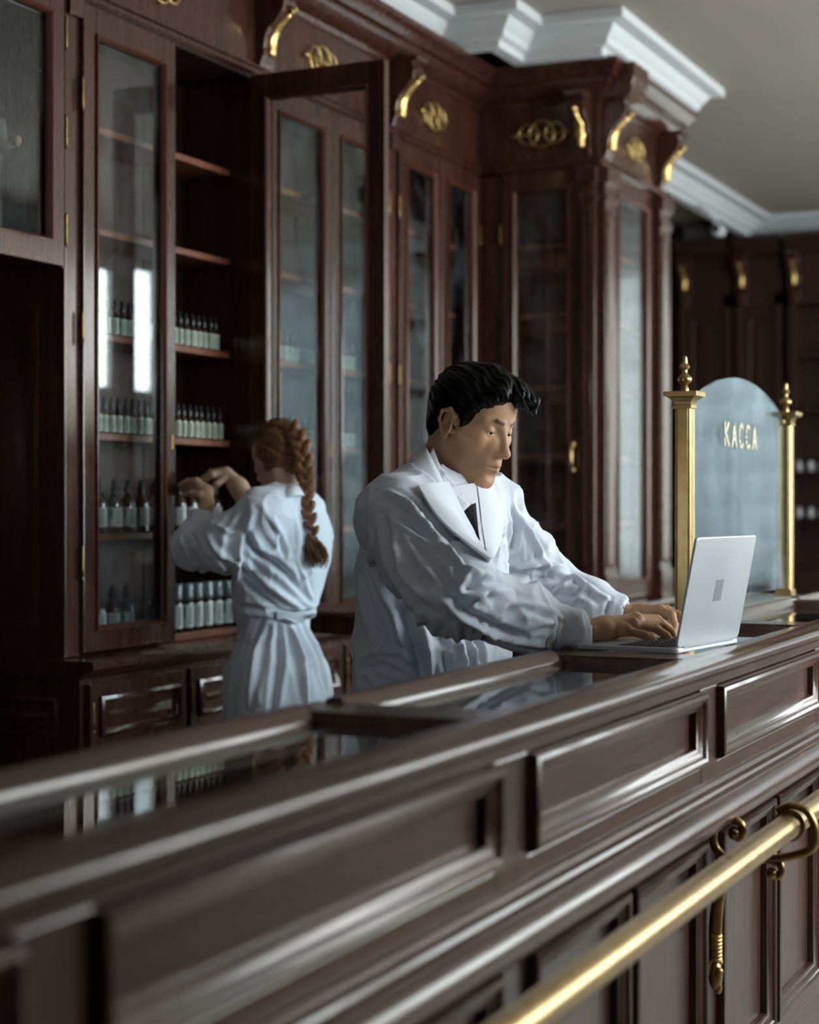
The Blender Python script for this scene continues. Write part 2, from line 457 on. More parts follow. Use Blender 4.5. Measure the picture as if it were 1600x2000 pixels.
def emblem(parent, F, a, z):
    """three linked rings on a bar with pointed ends"""
    mb = MB(); q = Vector(F.p(a, z, 0.014)); up = Vector((0,0,1))
    for da, R in ((-0.056, 0.040), (0, 0.052), (0.056, 0.040)):
        mb.torus(q+F.e1*da, F.e1, up, R, 0.0036, 28, 8)
    mb.tube([q-F.e1*0.128, q-F.e1*0.120, q-F.e1*0.110, q-F.e1*0.104, q, q+F.e1*0.100, q+F.e1*0.106, q+F.e1*0.114],
            [0.001, 0.006, 0.009, 0.003, 0.003, 0.003, 0.006, 0.001], 8)
    o = mb.build('ring_emblem', 'gilt', parent, smooth='all'); o['label'] = 'gilt ornament of three linked rings'
    return o

CORB = [(0, 2.70), (0.018, 2.70), (0.022, 2.715), (0.030, 2.735), (0.030, 2.76), (0.036, 2.79), (0.052, 2.82), (0.078, 2.845), (0.098, 2.87), (0.104, 2.90), (0.092, 2.925), (0.11, 2.93), (0.11, 2.945), (0, 2.945)]
def corbel(parent, F, a, w=0.085, gold=True):
    mb = MB(); F.strip(mb, a-w/2, a+w/2, CORB)
    F.strip(mb, a-w/2-0.008, a+w/2+0.008, [(0, 2.93), (0.118, 2.93), (0.118, 2.948), (0, 2.948)])
    F.strip(mb, a-w*0.36, a+w*0.36, [(0, 2.62), (0.012, 2.62), (0.016, 2.70), (0, 2.70)])
    c = mb.build('corbel', 'mahog', parent, bevel=0.003)
    if gold:
        mb = MB(); n = 13; rows = []
        for j in range(n):                                   # an acanthus leaf bent over the scroll
            t = j/(n-1); z = 2.738+0.135*t
            d = np.interp(z, [2.70, 2.735, 2.79, 2.82, 2.845, 2.87, 2.90, 2.925], [0.02, 0.031, 0.037, 0.053, 0.079, 0.099, 0.105, 0.095])
            hw = 0.018*math.sin(math.pi*min(1, t*0.9+0.1))**0.6*(1+0.22*math.sin(t*22))
            rows.append((z, d, hw))
        vs = []
        for z, d, hw in rows:
            for s in (-1, -0.5, 0, 0.5, 1):
                vs.append(F.p(a+hw*s, z, d+0.004+0.012*(1-abs(s))*(0.6+0.4*math.cos(s*9))))
            vs.append(F.p(a+hw, z, d-0.002)); vs.append(F.p(a-hw, z, d-0.002))
        fs = [(j*7+k, j*7+(k+1) % 7, (j+1)*7+(k+1) % 7, (j+1)*7+k) for j in range(n-1) for k in range(7)]
        fs += [tuple(range(6, -1, -1)), tuple((n-1)*7+k for k in range(7))]
        mb.add(vs, fs)
        mb.tube([F.p(a, 2.868, 0.100), F.p(a, 2.880, 0.112), F.p(a, 2.876, 0.120), F.p(a, 2.868, 0.118)], [0.013, 0.012, 0.008, 0.004], 8)
        mb.build('acanthus_leaf', 'gilt', c, smooth='all')
    return c

CROWN = [(0, 2.925), (0.012, 2.925), (0.016, 2.94), (0.034, 2.95), (0.06, 2.975), (0.066, 2.99), (0.066, 2.998), (0.085, 3.004), (0.095, 3.03), (0.112, 3.045), (0.115, 3.065), (0, 3.065)]
BEAD = [(0, 2.668), (0.010, 2.668), (0.018, 2.676), (0.018, 2.682), (0.012, 2.684), (0.012, 2.690), (0.020, 2.694), (0.020, 2.700), (0, 2.704)]
LEDGE = [(0, 0.895), (0.03, 0.895), (0.05, 0.905), (0.056, 0.912), (0.07, 0.914), (0.082, 0.922), (0.084, 0.932), (0.078, 0.942), (0, 0.944)]
RAISED = [(0, 0), (0, 0.008), (0.008, 0.012), (0.016, 0.008), (0.022, -0.004), (0.03, -0.004), (0.05, 0.004)]

def base_unit(parent, F, w, flaps):
    """lower cupboard: carcass, small drawers with moulded fronts over doors, ledge, plinth"""
    mb = MB(); F.box(mb, 0, w, 0.10, 0.90, -0.30, 0.045); mb.build('base_carcass', 'mahog', parent, bevel=0.003)
    mb = MB(); F.box(mb, 0, w, 0.0, 0.10, -0.30, 0.055); mb.build('plinth', 'mahog', parent, bevel=0.006)
    G = Face(F.p(0, 0, 0.046), F.e1, F.n)
    gap = 0.02; pw = (w-gap*(flaps+1))/flaps
    for k in range(flaps):
        a = gap+k*(pw+gap)
        mb = MB(); G.box(mb, a, a+pw, 0.70, 0.875, 0, 0.018); d = mb.build('drawer_front', 'mahog', parent, bevel=0.003)
        H2 = Face(G.p(0, 0, 0.018), G.e1, G.n)
        mb = MB(); H2.frame(mb, a+0.04, 0.735, pw-0.08, 0.105, RAISED, True); mb.build('raised_panel', 'mahog', d, smooth=True)
        hinge(Face(G.p(0, 0, 0.018), G.e1, G.n), a+0.012, 0.755, d, 0.065)
        mb = MB(); G.box(mb, a, a+pw, 0.125, 0.68, 0, 0.018); d = mb.build('cupboard_door', 'mahog', parent, bevel=0.003)
        mb = MB(); H2.frame(mb, a+0.05, 0.18, pw-0.10, 0.45, RAISED, True); mb.build('raised_panel', 'mahog', d, smooth=True)
        hinge(H2, a+0.012, 0.2, d, 0.065); hinge(H2, a+0.012, 0.54, d, 0.065)

SHELF_Z = [2.382, 2.104, 1.815, 1.54, 1.262]
def bay(x0, x1, label, left_end=False, open_right=False, first_gold=True):
    t = thing('display_cabinet', label, 'cabinet', ((x0+x1)/2, YC+0.1, 0), 'glazed mahogany cabinets along the back wall')
    w = x1-x0; F = Face((x0, YC, 0), (1, 0, 0), (0, -1, 0))
    # carcass (d is negative into the cabinet)
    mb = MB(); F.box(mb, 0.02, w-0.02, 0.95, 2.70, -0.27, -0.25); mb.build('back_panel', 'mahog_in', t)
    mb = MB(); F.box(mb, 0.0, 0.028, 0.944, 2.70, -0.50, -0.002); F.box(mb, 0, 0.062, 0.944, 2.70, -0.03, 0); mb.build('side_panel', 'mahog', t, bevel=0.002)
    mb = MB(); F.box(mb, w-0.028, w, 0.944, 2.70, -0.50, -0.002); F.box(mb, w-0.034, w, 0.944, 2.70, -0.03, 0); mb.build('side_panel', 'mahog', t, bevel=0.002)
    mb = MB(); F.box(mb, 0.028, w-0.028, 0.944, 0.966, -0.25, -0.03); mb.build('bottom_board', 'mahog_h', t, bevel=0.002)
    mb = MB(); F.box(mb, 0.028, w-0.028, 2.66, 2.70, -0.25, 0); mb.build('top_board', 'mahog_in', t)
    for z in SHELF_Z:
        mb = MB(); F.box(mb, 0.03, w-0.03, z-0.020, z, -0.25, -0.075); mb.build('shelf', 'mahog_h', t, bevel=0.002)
    for a in (0.0, w-0.006):                           # battens on the back panel
        pass
    mb = MB()
    for a in (0.25*w, 0.5*w, 0.75*w): F.box(mb, a-0.004, a+0.004, 0.97, 2.66, -0.25, -0.246)
    mb.build('batten', 'mahog_in', t)
    dw = (w-0.062-0.034-0.006)/2
    z0, z1 = 0.952, 2.662
    D = Face((x0+0.062, YC, 0), (1, 0, 0), (0, -1, 0))
    D = Face(D.p(0, 0, 0.014), D.e1, D.n)
    glazed_door(t, D, dw, z0, z1, lock=dw-0.02)
    if open_right:
        a = math.radians(88)                           # swung out on its right-hand hinges
        hx, hy = x1-0.03, YC-0.014
        e1 = Vector((math.cos(a), math.sin(a), 0)); n = Vector((math.sin(a), -math.cos(a), 0))
        D2 = Face((hx-e1.x*0.465, hy-e1.y*0.465, 0), e1, n)
        glazed_door(t, D2, 0.465, z0, z1, hinge_side=1, label='glazed door standing open')
    else:
        D2 = Face(D.p(dw+0.003, 0, 0), D.e1, D.n)
        glazed_door(t, D2, dw, z0, z1, hinge_side=1)
    # frieze, beads and crown
    mb = MB(); F.box(mb, 0, w, 2.70, 2.94, -0.25, 0); mb.build('frieze', 'mahog', t)
    mb = MB(); F.strip(mb, 0, w, BEAD); mb.build('bead_moulding', 'mahog', t, smooth=True)
    mb = MB(); F.strip(mb, 0, w, CROWN); mb.build('crown_moulding', 'mahog', t, smooth=True)
    emblem(t, F, w*0.44, 2.81)
    corbel(t, F, 0.035, gold=first_gold)
    base_unit(t, F, w, 2)
    mb = MB(); F.strip(mb, -0.06 if left_end else 0, w, [(d+0.045 if d > 0 else -0.3, z) for d, z in LEDGE]); mb.build('ledge', 'mahog', t, smooth=True)
    if left_end:                                       # panelled end that shows beside the passage
        E = Face((x0, YB-0.02, 0), (0, -1, 0), (-1, 0, 0)); L = YB-0.02-YC
        mb = MB(); E.box(mb, 0.0, L, 0.944, 2.70, 0, 0.006); mb.build('end_panel', 'mahog', t)
        for z, h in ((1.02, 0.85), (1.95, 0.7)):
            mb = MB(); E.frame(mb, L-0.42, z, 0.34, h, [(i, d+0.006) for i, d in RAISED], True); mb.build('raised_panel', 'mahog', t, smooth=True)
        mb = MB(); E.frame(mb, L-0.35, 0.735, 0.33, 0.105, [(i, d+0.001) for i, d in RAISED], True); mb.build('raised_panel', 'mahog', t, smooth=True)
    return t
BX = [3.865, 4.87, 5.84, 6.70]
bay(BX[0], BX[1], 'mahogany cabinet with its right glazed door swung open, woman in front', left_end=True, open_right=True, first_gold=False)
bay(BX[1], BX[2], 'mahogany cabinet half hidden behind the open glazed door')
bay(BX[2], BX[3], 'closed mahogany cabinet between the open door and the projecting corner cabinet')

# projecting corner cabinet
def corner_cabinet():
    x0, x1, y0 = 6.70, 7.62, 2.25
    t = thing('corner_cabinet', 'projecting dark mahogany corner cabinet with a bright mirror-like glass front', 'cabinet', ((x0+x1)/2, 2.6, 0))
    S = Face((x0, YC, 0), (0, -1, 0), (-1, 0, 0)); sw = YC-y0
    F = Face((x0, y0, 0), (1, 0, 0), (0, -1, 0)); fw = x1-x0
    mb = MB(); mb.box(x0+0.03, x1, 3.0, 3.02, 0.95, 2.7); mb.build('back_panel', 'mahog_in', t)
    mb = MB(); mb.box(x1-0.025, x1, y0+0.03, 3.0, 0.944, 2.7); mb.build('side_panel', 'mahog', t)
    mb = MB(); mb.box(x0+0.03, x1-0.025, y0+0.03, 3.0, 0.944, 0.966); mb.build('bottom_board', 'mahog_h', t)
    mb = MB(); mb.box(x0, x1, y0, 3.0, 2.66, 2.94); mb.build('frieze', 'mahog', t)
    for z in SHELF_Z:
        mb = MB(); mb.box(x0+0.05, x1-0.03, y0+0.07, 2.99, z-0.02, z); mb.build('shelf', 'mahog_h', t, bevel=0.002)
    # side face towards the camera: stile, door, pilaster
    mb = MB(); S.box(mb, -0.25, 0.10, 0.944, 2.70, -0.03, 0); mb.build('side_stile', 'mahog', t, bevel=0.003)
    d = glazed_door(t, Face(S.p(0.10, 0, 0.012), S.e1, S.n), 0.335, 0.952, 2.662, st=0.055, hinge_side=0)
    mb = MB()                                           # brass pull on the side door
    q = [Vector(S.p(0.405, z, dd)) for z, dd in ((1.47, 0.014), (1.475, 0.035), (1.50, 0.045), (1.525, 0.047), (1.55, 0.045), (1.575, 0.035), (1.58, 0.014))]
    mb.tube(q, [0.009, 0.008, 0.006, 0.007, 0.006, 0.008, 0.009], 8)
    mb.ball(S.p(0.405, 1.475, 0.03), 0.014); mb.ball(S.p(0.405, 1.575, 0.03), 0.014); mb.build('pull_handle', 'brass', d, smooth='all')
    def pilaster(Fc, a0, a1):
        mb = MB(); Fc.box(mb, a0, a1, 0.944, 2.66, -0.03, 0.03)
        Fc.box(mb, a0-0.006, a1+0.006, 0.944, 1.06, -0.03, 0.04); Fc.box(mb, a0-0.006, a1+0.006, 2.53, 2.56, -0.03, 0.038)
        Fc.box(mb, a0-0.01, a1+0.01, 2.60, 2.66, -0.03, 0.046)
        p = mb.build('pilaster', 'mahog', t, bevel=0.003)
        mb = MB(); G = Face(Fc.p(0, 0, 0.03), Fc.e1, Fc.n)
        G.frame(mb, a0+0.012, 1.09, a1-a0-0.024, 1.41, [(0, 0.004), (0.004, 0.006), (0.012, 0.006), (0.016, 0.0)], False); mb.build('reeding', 'mahog', p, smooth=True)
    pilaster(S, sw-0.066, sw-0.002)
    pilaster(F, 0.004, 0.15); pilaster(F, fw-0.17, fw-0.02)
    mb = MB(); F.box(mb, 0.15, 0.19, 0.944, 2.7, -0.03, 0); mb.build('front_stile', 'mahog', t); mb = MB(); F.box(mb, fw-0.21, fw-0.17, 0.944, 2.7, -0.03, 0); mb.build('front_stile', 'mahog', t)
    glazed_door(t, Face(F.p(0.19, 0, 0.004), F.e1, F.n), fw-0.40, 0.952, 2.662, st=0.055, rb=0.07, lock=fw-0.43)
    path = [(x0, YC), (x0, y0), (x1, y0), (x1, YC+0.2)]
    # crown and beads return round the corner; 'out' lies right of the travel, so run the other way
    path = path[::-1]; path = [(p[0], p[1]) for p in path]
    fl = lambda prof: [(-o, z) for o, z in prof]
    for prof, nm in ((CROWN, 'crown_moulding'), (BEAD, 'bead_moulding'), ([(d+0.045 if d > 0 else -0.02, z) for d, z in LEDGE], 'ledge')):
        MB().sweep(path, fl(prof)).build(nm, 'mahog', t, smooth=True)
    # the block over the corner steps forward under the plaster
    mb = MB(); F.strip(mb, -0.02, 0.17, [(0, 2.93), (0.14, 2.935), (0.145, 2.97), (0.155, 3.0), (0.155, 3.06), (0, 3.06)]); mb.build('crown_block', 'mahog', t, bevel=0.004)
    emblem(t, S, 0.27, 2.81).scale = (1, 1, 1)
    emblem(t, F, fw*0.5, 2.81)
    corbel(t, S, sw-0.06, 0.07); corbel(t, F, 0.08); corbel(t, F, fw-0.09)
    mb = MB(); mb.box(x0-0.04, x1, y0-0.045, 3.0, 0.1, 0.9); mb.build('base_carcass', 'mahog', t, bevel=0.003)
    mb = MB(); mb.box(x0-0.05, x1, y0-0.055, 3.0, 0.0, 0.1); mb.build('plinth', 'mahog', t, bevel=0.005)
    for G, w in ((Face(S.p(0, 0, 0.041), S.e1, S.n), sw), (Face(F.p(0, 0, 0.046), F.e1, F.n), fw)):
        mb = MB(); G.frame(mb, 0.06, 0.735, w-0.12, 0.105, [(i, d+0.003) for i, d in RAISED], True); mb.build('raised_panel', 'mahog', t, smooth=True)
        mb = MB(); G.frame(mb, 0.06, 0.18, w-0.12, 0.48, [(i, d+0.003) for i, d in RAISED], True); mb.build('raised_panel', 'mahog', t, smooth=True)
    return t
corner_cabinet()

# glazed cupboard over the passage at the left
def over_door():
    x0, x1 = 2.55, 3.852
    t = thing('overhead_cupboard', 'glazed cupboard above the dark passage in the upper left corner', 'cabinet', ((x0+x1)/2, YC+0.15, 1.955))
    F = Face((x0, YC, 0), (1, 0, 0), (0, -1, 0)); w = x1-x0
    mb = MB(); F.box(mb, 0, w, 1.965, 1.985, -0.34, -0.03); mb.build('bottom_board', 'mahog', t)
    mb = MB(); F.box(mb, 0, w, 1.985, 2.70, -0.36, -0.34); mb.build('back_panel', 'mahog_in', t)
    mb = MB(); F.box(mb, 0, w, 2.70, 2.94, -0.34, 0); mb.build('frieze', 'mahog', t)
    mb = MB(); F.strip(mb, 0, w, CROWN); mb.build('crown_moulding', 'mahog', t, smooth=True)
    mb = MB(); F.strip(mb, 0, w, BEAD); mb.build('bead_moulding', 'mahog', t, smooth=True)
    D = Face(F.p(w-0.008-0.62, 0, 0.012), F.e1, F.n)
    glazed_door(t, D, 0.62, 1.957, 2.665, st=0.062, rt=0.06, rb=0.065, hinge_side=1)
    D = Face(F.p(w-0.012-1.24, 0, 0.012), F.e1, F.n)
    glazed_door(t, D, 0.62, 1.957, 2.665, st=0.062, rt=0.06, rb=0.065, hinge_side=0)
    mb = MB(); F.box(mb, w-0.004, w+0.010, 1.957, 2.70, -0.34, 0); mb.build('side_panel', 'mahog', t)
    return t
over_door()

# dark panelling and shelves on the end wall
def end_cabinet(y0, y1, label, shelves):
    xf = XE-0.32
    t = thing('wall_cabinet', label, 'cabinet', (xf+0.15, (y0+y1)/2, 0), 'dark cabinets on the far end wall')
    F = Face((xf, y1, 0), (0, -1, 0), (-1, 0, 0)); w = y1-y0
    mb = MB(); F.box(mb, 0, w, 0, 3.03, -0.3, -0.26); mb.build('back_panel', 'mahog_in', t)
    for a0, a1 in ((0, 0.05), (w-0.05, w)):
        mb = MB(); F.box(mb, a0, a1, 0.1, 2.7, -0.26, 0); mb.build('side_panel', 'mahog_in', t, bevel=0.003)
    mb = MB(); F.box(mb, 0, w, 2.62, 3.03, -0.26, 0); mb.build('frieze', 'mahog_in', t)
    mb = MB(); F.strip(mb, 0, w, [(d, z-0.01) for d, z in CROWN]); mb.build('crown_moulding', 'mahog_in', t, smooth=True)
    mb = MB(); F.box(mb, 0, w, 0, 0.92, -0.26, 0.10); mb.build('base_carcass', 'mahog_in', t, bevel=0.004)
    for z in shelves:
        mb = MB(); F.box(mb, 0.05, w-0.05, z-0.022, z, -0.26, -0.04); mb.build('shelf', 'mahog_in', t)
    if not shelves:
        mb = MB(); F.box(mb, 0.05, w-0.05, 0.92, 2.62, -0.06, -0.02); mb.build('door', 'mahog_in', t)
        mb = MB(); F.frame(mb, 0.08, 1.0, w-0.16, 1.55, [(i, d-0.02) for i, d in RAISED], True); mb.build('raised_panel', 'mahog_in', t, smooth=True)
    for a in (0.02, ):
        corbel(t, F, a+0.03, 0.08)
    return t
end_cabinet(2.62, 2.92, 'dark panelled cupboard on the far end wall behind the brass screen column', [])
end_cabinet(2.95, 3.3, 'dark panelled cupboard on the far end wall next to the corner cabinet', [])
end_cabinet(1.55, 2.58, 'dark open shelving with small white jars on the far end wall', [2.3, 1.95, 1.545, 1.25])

# ------------------------------------------------------------------ the counter
YF = 0.845                 # face of the counter's stiles
STILES = [(0.03, 0.14), (1.12, 1.224), (2.11, 2.222), (3.08, 3.186), (4.045, 4.155), (5.01, 5.12), (5.98, 6.09), (6.95, 7.06)]
CX0, CX1 = 0.03, 7.06
def counter():
    t = thing('shop_counter', 'long dark walnut shop counter with moulded panels and glass display top', 'counter', ((CX0+CX1)/2, 1.0, 0))
    F = Face((0, YF, 0), (1, 0, 0), (0, -1, 0))
    mb = MB(); mb.box(CX0, CX1, YF+0.02, YF+0.04, 0.08, 1.035); mb.build('front_board', 'walnut', t)
    mb = MB(); mb.box(CX0, CX1, 1.13, 1.15, 0.08, 1.03); mb.build('back_board', 'walnut', t)
    mb = MB(); mb.box(CX0, CX1, YF+0.04, 1.13, 0.86, 0.88); mb.build('display_floor', 'dark', t)
    mb = MB(); mb.box(CX0, CX1, YF-0.015, 1.13, 0, 0.08); mb.build('plinth', 'walnut', t, bevel=0.004)
    # rails of the face
    for z0, z1, nm in ((1.018, 1.045, 'top_rail'), (0.838, 0.882, 'middle_rail'), (0.755, 0.775, 'lower_rail'), (0.08, 0.28, 'skirting')):
        mb = MB(); F.box(mb, CX0, CX1, z0, z1, -0.02, 0); mb.build(nm, 'walnut', t, bevel=0.003)
    for a0, a1 in STILES:
        mb = MB(); F.box(mb, a0-0.002, a1+0.002, 0.28, 1.02, -0.02, 0.001); mb.build('stile', 'walnut_v', t, bevel=0.003)
    # big torus moulding between the two rows of panels
    tor = [(0, 0.758), (0.012, 0.76), (0.016, 0.768), (0.03, 0.772)]
    for k in range(9):
        a = math.radians(-80+160*k/8); tor.append((0.026+0.026*math.cos(a), 0.800+0.027*math.sin(a)))
    tor += [(0.03, 0.829), (0.02, 0.832), (0.018, 0.838), (0.01, 0.842), (0.008, 0.85), (0, 0.853)]
    mb = MB(); F.strip(mb, CX0, CX1, tor); mb.build('torus_moulding', 'walnut', t, smooth=True)
    # nose moulding under and along the top
    nose = [(-0.02, 1.036), (0.004, 1.036), (0.008, 1.042), (0.014, 1.044)]
    for k in range(7):
        a = math.radians(-90+180*k/6); nose.append((0.018+0.012*math.cos(a), 1.056+0.011*math.sin(a)))
    nose += [(0.004, 1.069), (0.0, 1.072), (-0.02, 1.072)]
    mb = MB(); F.strip(mb, CX0, CX1, nose); mb.build('nose_moulding', 'walnut', t, smooth=True)
    mb = MB(); mb.box(CX0, CX1, YF+0.0, YF+0.045, 1.045, 1.071); mb.build('front_top_rail', 'walnut', t, bevel=0.003)
    BOLP = [(0, -0.004), (0.0, 0.010), (0.003, 0.015), (0.009, 0.017), (0.014, 0.015), (0.017, 0.010), (0.022, 0.0085), (0.026, 0.003), (0.032, 0.001), (0.034, -0.009)]
    for i, ((p0, p1), (q0, q1)) in enumerate(zip(STILES[:-1], STILES[1:])):
        # upper panel: bolection moulding round a field
        w = q0-p1
        mb = MB(); F.box(mb, p1-0.004, q0+0.004, 0.878, 1.022, -0.02, -0.010); f = mb.build('upper_panel', 'walnut', t)
        mb = MB(); F.frame(mb, p1, 0.886, w, 0.130, [(d, h+0.0) for d, h in BOLP]); mb.build('panel_moulding', 'walnut', f, smooth=True)
        # two tall lower panels
        m = (p1+q0)/2
        for a0, a1 in ((p1, m-0.012), (m+0.012, q0)):
            mb = MB(); F.box(mb, a0-0.004, a1+0.004, 0.27, 0.76, -0.02, -0.010); f = mb.build('lower_panel', 'walnut_v', t)
            mb = MB(); F.frame(mb, a0, 0.29, a1-a0, 0.463, BOLP); mb.build('panel_moulding', 'walnut_v', f, smooth=True)
        mb = MB(); F.box(mb, m-0.02, m+0.02, 0.28, 0.76, -0.02, 0); mb.build('muntin', 'walnut_v', t)
        # glazed top of this bay
        mb = MB(); mb.box(p1, q0, YF+0.045, 1.105, 1.048, 1.056); g = mb.build('glass_top', 'glass_top', t, bevel=0.001)
        br = [(1.10, 1.046), (1.10, 1.060), (1.104, 1.066), (1.112, 1.071)]
        for k in range(7):
            a = math.radians(150-150*k/6-20); br.append((1.128+0.017*math.cos(a), 1.068+0.012*math.sin(a)))
        br += [(1.148, 1.055), (1.15, 1.046)]
        mb = MB(); mb.prism(br, lambda u, v, tt: (tt, u, v), p1-0.005, q0); mb.build('back_top_rail', 'walnut', t, smooth=True)
    for a0, a1 in STILES:
        mb = MB(); mb.box(a0, a1, YF+0.03, 1.16, 1.046, 1.072); mb.build('cross_bar', 'walnut', t, bevel=0.004)
    # near end
    mb = MB(); mb.box(CX0-0.02, CX0, YF-0.005, 1.15, 0.0, 1.05); mb.build('end_board', 'walnut_v', t, bevel=0.003)
    mb = MB(); mb.box(CX1, CX1+0.02, YF-0.005, 1.15, 0.0, 1.05); mb.build('end_board', 'walnut_v', t, bevel=0.003)
    return t
counter()

# ------------------------------------------------------------------ brass rail on scrolled brackets
RY, RZ, RR = 0.70, 0.783, 0.0225
def brass_rail():
    t = thing('brass_rail', 'polished brass hand rail on scrolled brackets along the counter front', 'rail', (3.0, RY, RZ))
    mb = MB(); mb.lathe([(RR*0.6, 0), (RR, 0.004), (RR, 6.6), (RR*0.6, 6.604)], (0.4, RY, RZ), 32, 'x'); mb.build('rail_tube', 'brass', t, smooth=True)
    def bez(pts, n=8):
        P = [Vector(p) for p in pts]; out = []
        for i in range(len(P)-1):
            p0, p1, p2, p3 = P[max(i-1, 0)], P[i], P[i+1], P[min(i+2, len(P)-1)]
            for k in range(n):
                u = k/n
                out.append(0.5*((2*p1)+(-p0+p2)*u+(2*p0-5*p1+4*p2-p3)*u*u+(-p0+3*p1-3*p2+p3)*u**3))
        out.append(P[-1]); return out
    for bx in (1.172, 3.132, 5.065):
        Y0 = YF-0.002
        q = lambda y, z: (bx, y, z)
        # wall stem: knob at the foot, twisted neck, long S up to the rail, curl at the top
        mb = MB()
        stem = bez([q(Y0-0.010, 0.575), q(Y0-0.013, 0.62), q(Y0-0.022, 0.665), q(Y0-0.050, 0.705), q(Y0-0.085, 0.722), q(Y0-0.120, 0.728)])
        mb.tube(stem, list(np.linspace(0.0095, 0.0075, len(stem))), 10, 1.25)
        b = mb.build('bracket', 'brass_old', t, smooth='all'); b['label'] = 'aged brass scroll bracket'
        mb = MB()                                          # hook that cradles the rail from the front
        hook = bez([q(Y0-0.062, 0.738), q(Y0-0.078, 0.724), q(Y0-0.112, 0.722), q(RY-0.035, 0.742), q(RY-0.045, 0.775), q(RY-0.032, 0.808), q(RY-0.004, 0.818), q(RY+0.022, 0.808)])
        mb.tube(hook, list(np.linspace(0.009, 0.006, len(hook))), 10, 1.25); mb.build('hook', 'brass_old', b, smooth='all')
        mb = MB()                                          # rear scroll with a ball
        sc = bez([q(Y0-0.060, 0.705), q(Y0-0.032, 0.715), q(Y0-0.010, 0.735), q(Y0-0.009, 0.765), q(Y0-0.030, 0.787), q(Y0-0.056, 0.780), q(Y0-0.060, 0.760), q(Y0-0.048, 0.752)])
        mb.tube(sc, list(np.linspace(0.008, 0.007, len(sc))), 10, 1.2); mb.ball(q(Y0-0.046, 0.762), 0.0125, sc=(1.35, 1, 1)); mb.build('scroll', 'brass_old', b, smooth='all')
        mb = MB()
        c2 = bez([q(Y0-0.10, 0.722), q(Y0-0.125, 0.715), q(Y0-0.128, 0.695), q(Y0-0.112, 0.690)])
        mb.tube(c2, list(np.linspace(0.007, 0.006, len(c2))), 10); mb.ball(q(Y0-0.113, 0.697), 0.011, sc=(1.4, 1, 1)); mb.build('curl', 'brass_old', b, smooth='all')
        mb = MB()
        for k in range(7): mb.torus((bx, Y0-0.011, 0.578-0.0068*k), (1, 0.0, 0.25), (0, 1, 0.25), 0.0085, 0.004, 16, 6)
        mb.build('twisted_neck', 'gilt', b, smooth='all')
        mb = MB()                                          # leafy boss at the foot, screwed to the counter
        mb.ball((bx, Y0-0.011, 0.505), 0.014, sc=(1, 0.9, 1.9)); mb.ball((bx-0.008, Y0-0.019, 0.515), 0.008); mb.ball((bx+0.009, Y0-0.015, 0.527), 0.007); mb.ball((bx, Y0-0.016, 0.485), 0.007, sc=(1, 1, 1.8))
        mb.lathe([(0.004, 0), (0.016, 0.002), (0.016, 0.006), (0.004, 0.008)], (bx, Y0-0.006, 0.52), 14, 'y')
        mb.build('boss', 'brass_old', b, smooth='all')
        mb = MB(); mb.lathe([(RR+0.001, 0), (RR+0.006, 0.003), (RR+0.006, 0.009), (RR+0.001, 0.012)], (bx-0.006, RY, RZ), 24, 'x'); mb.build('clamp_ring', 'brass_old', b, smooth=True)
    return t
brass_rail()

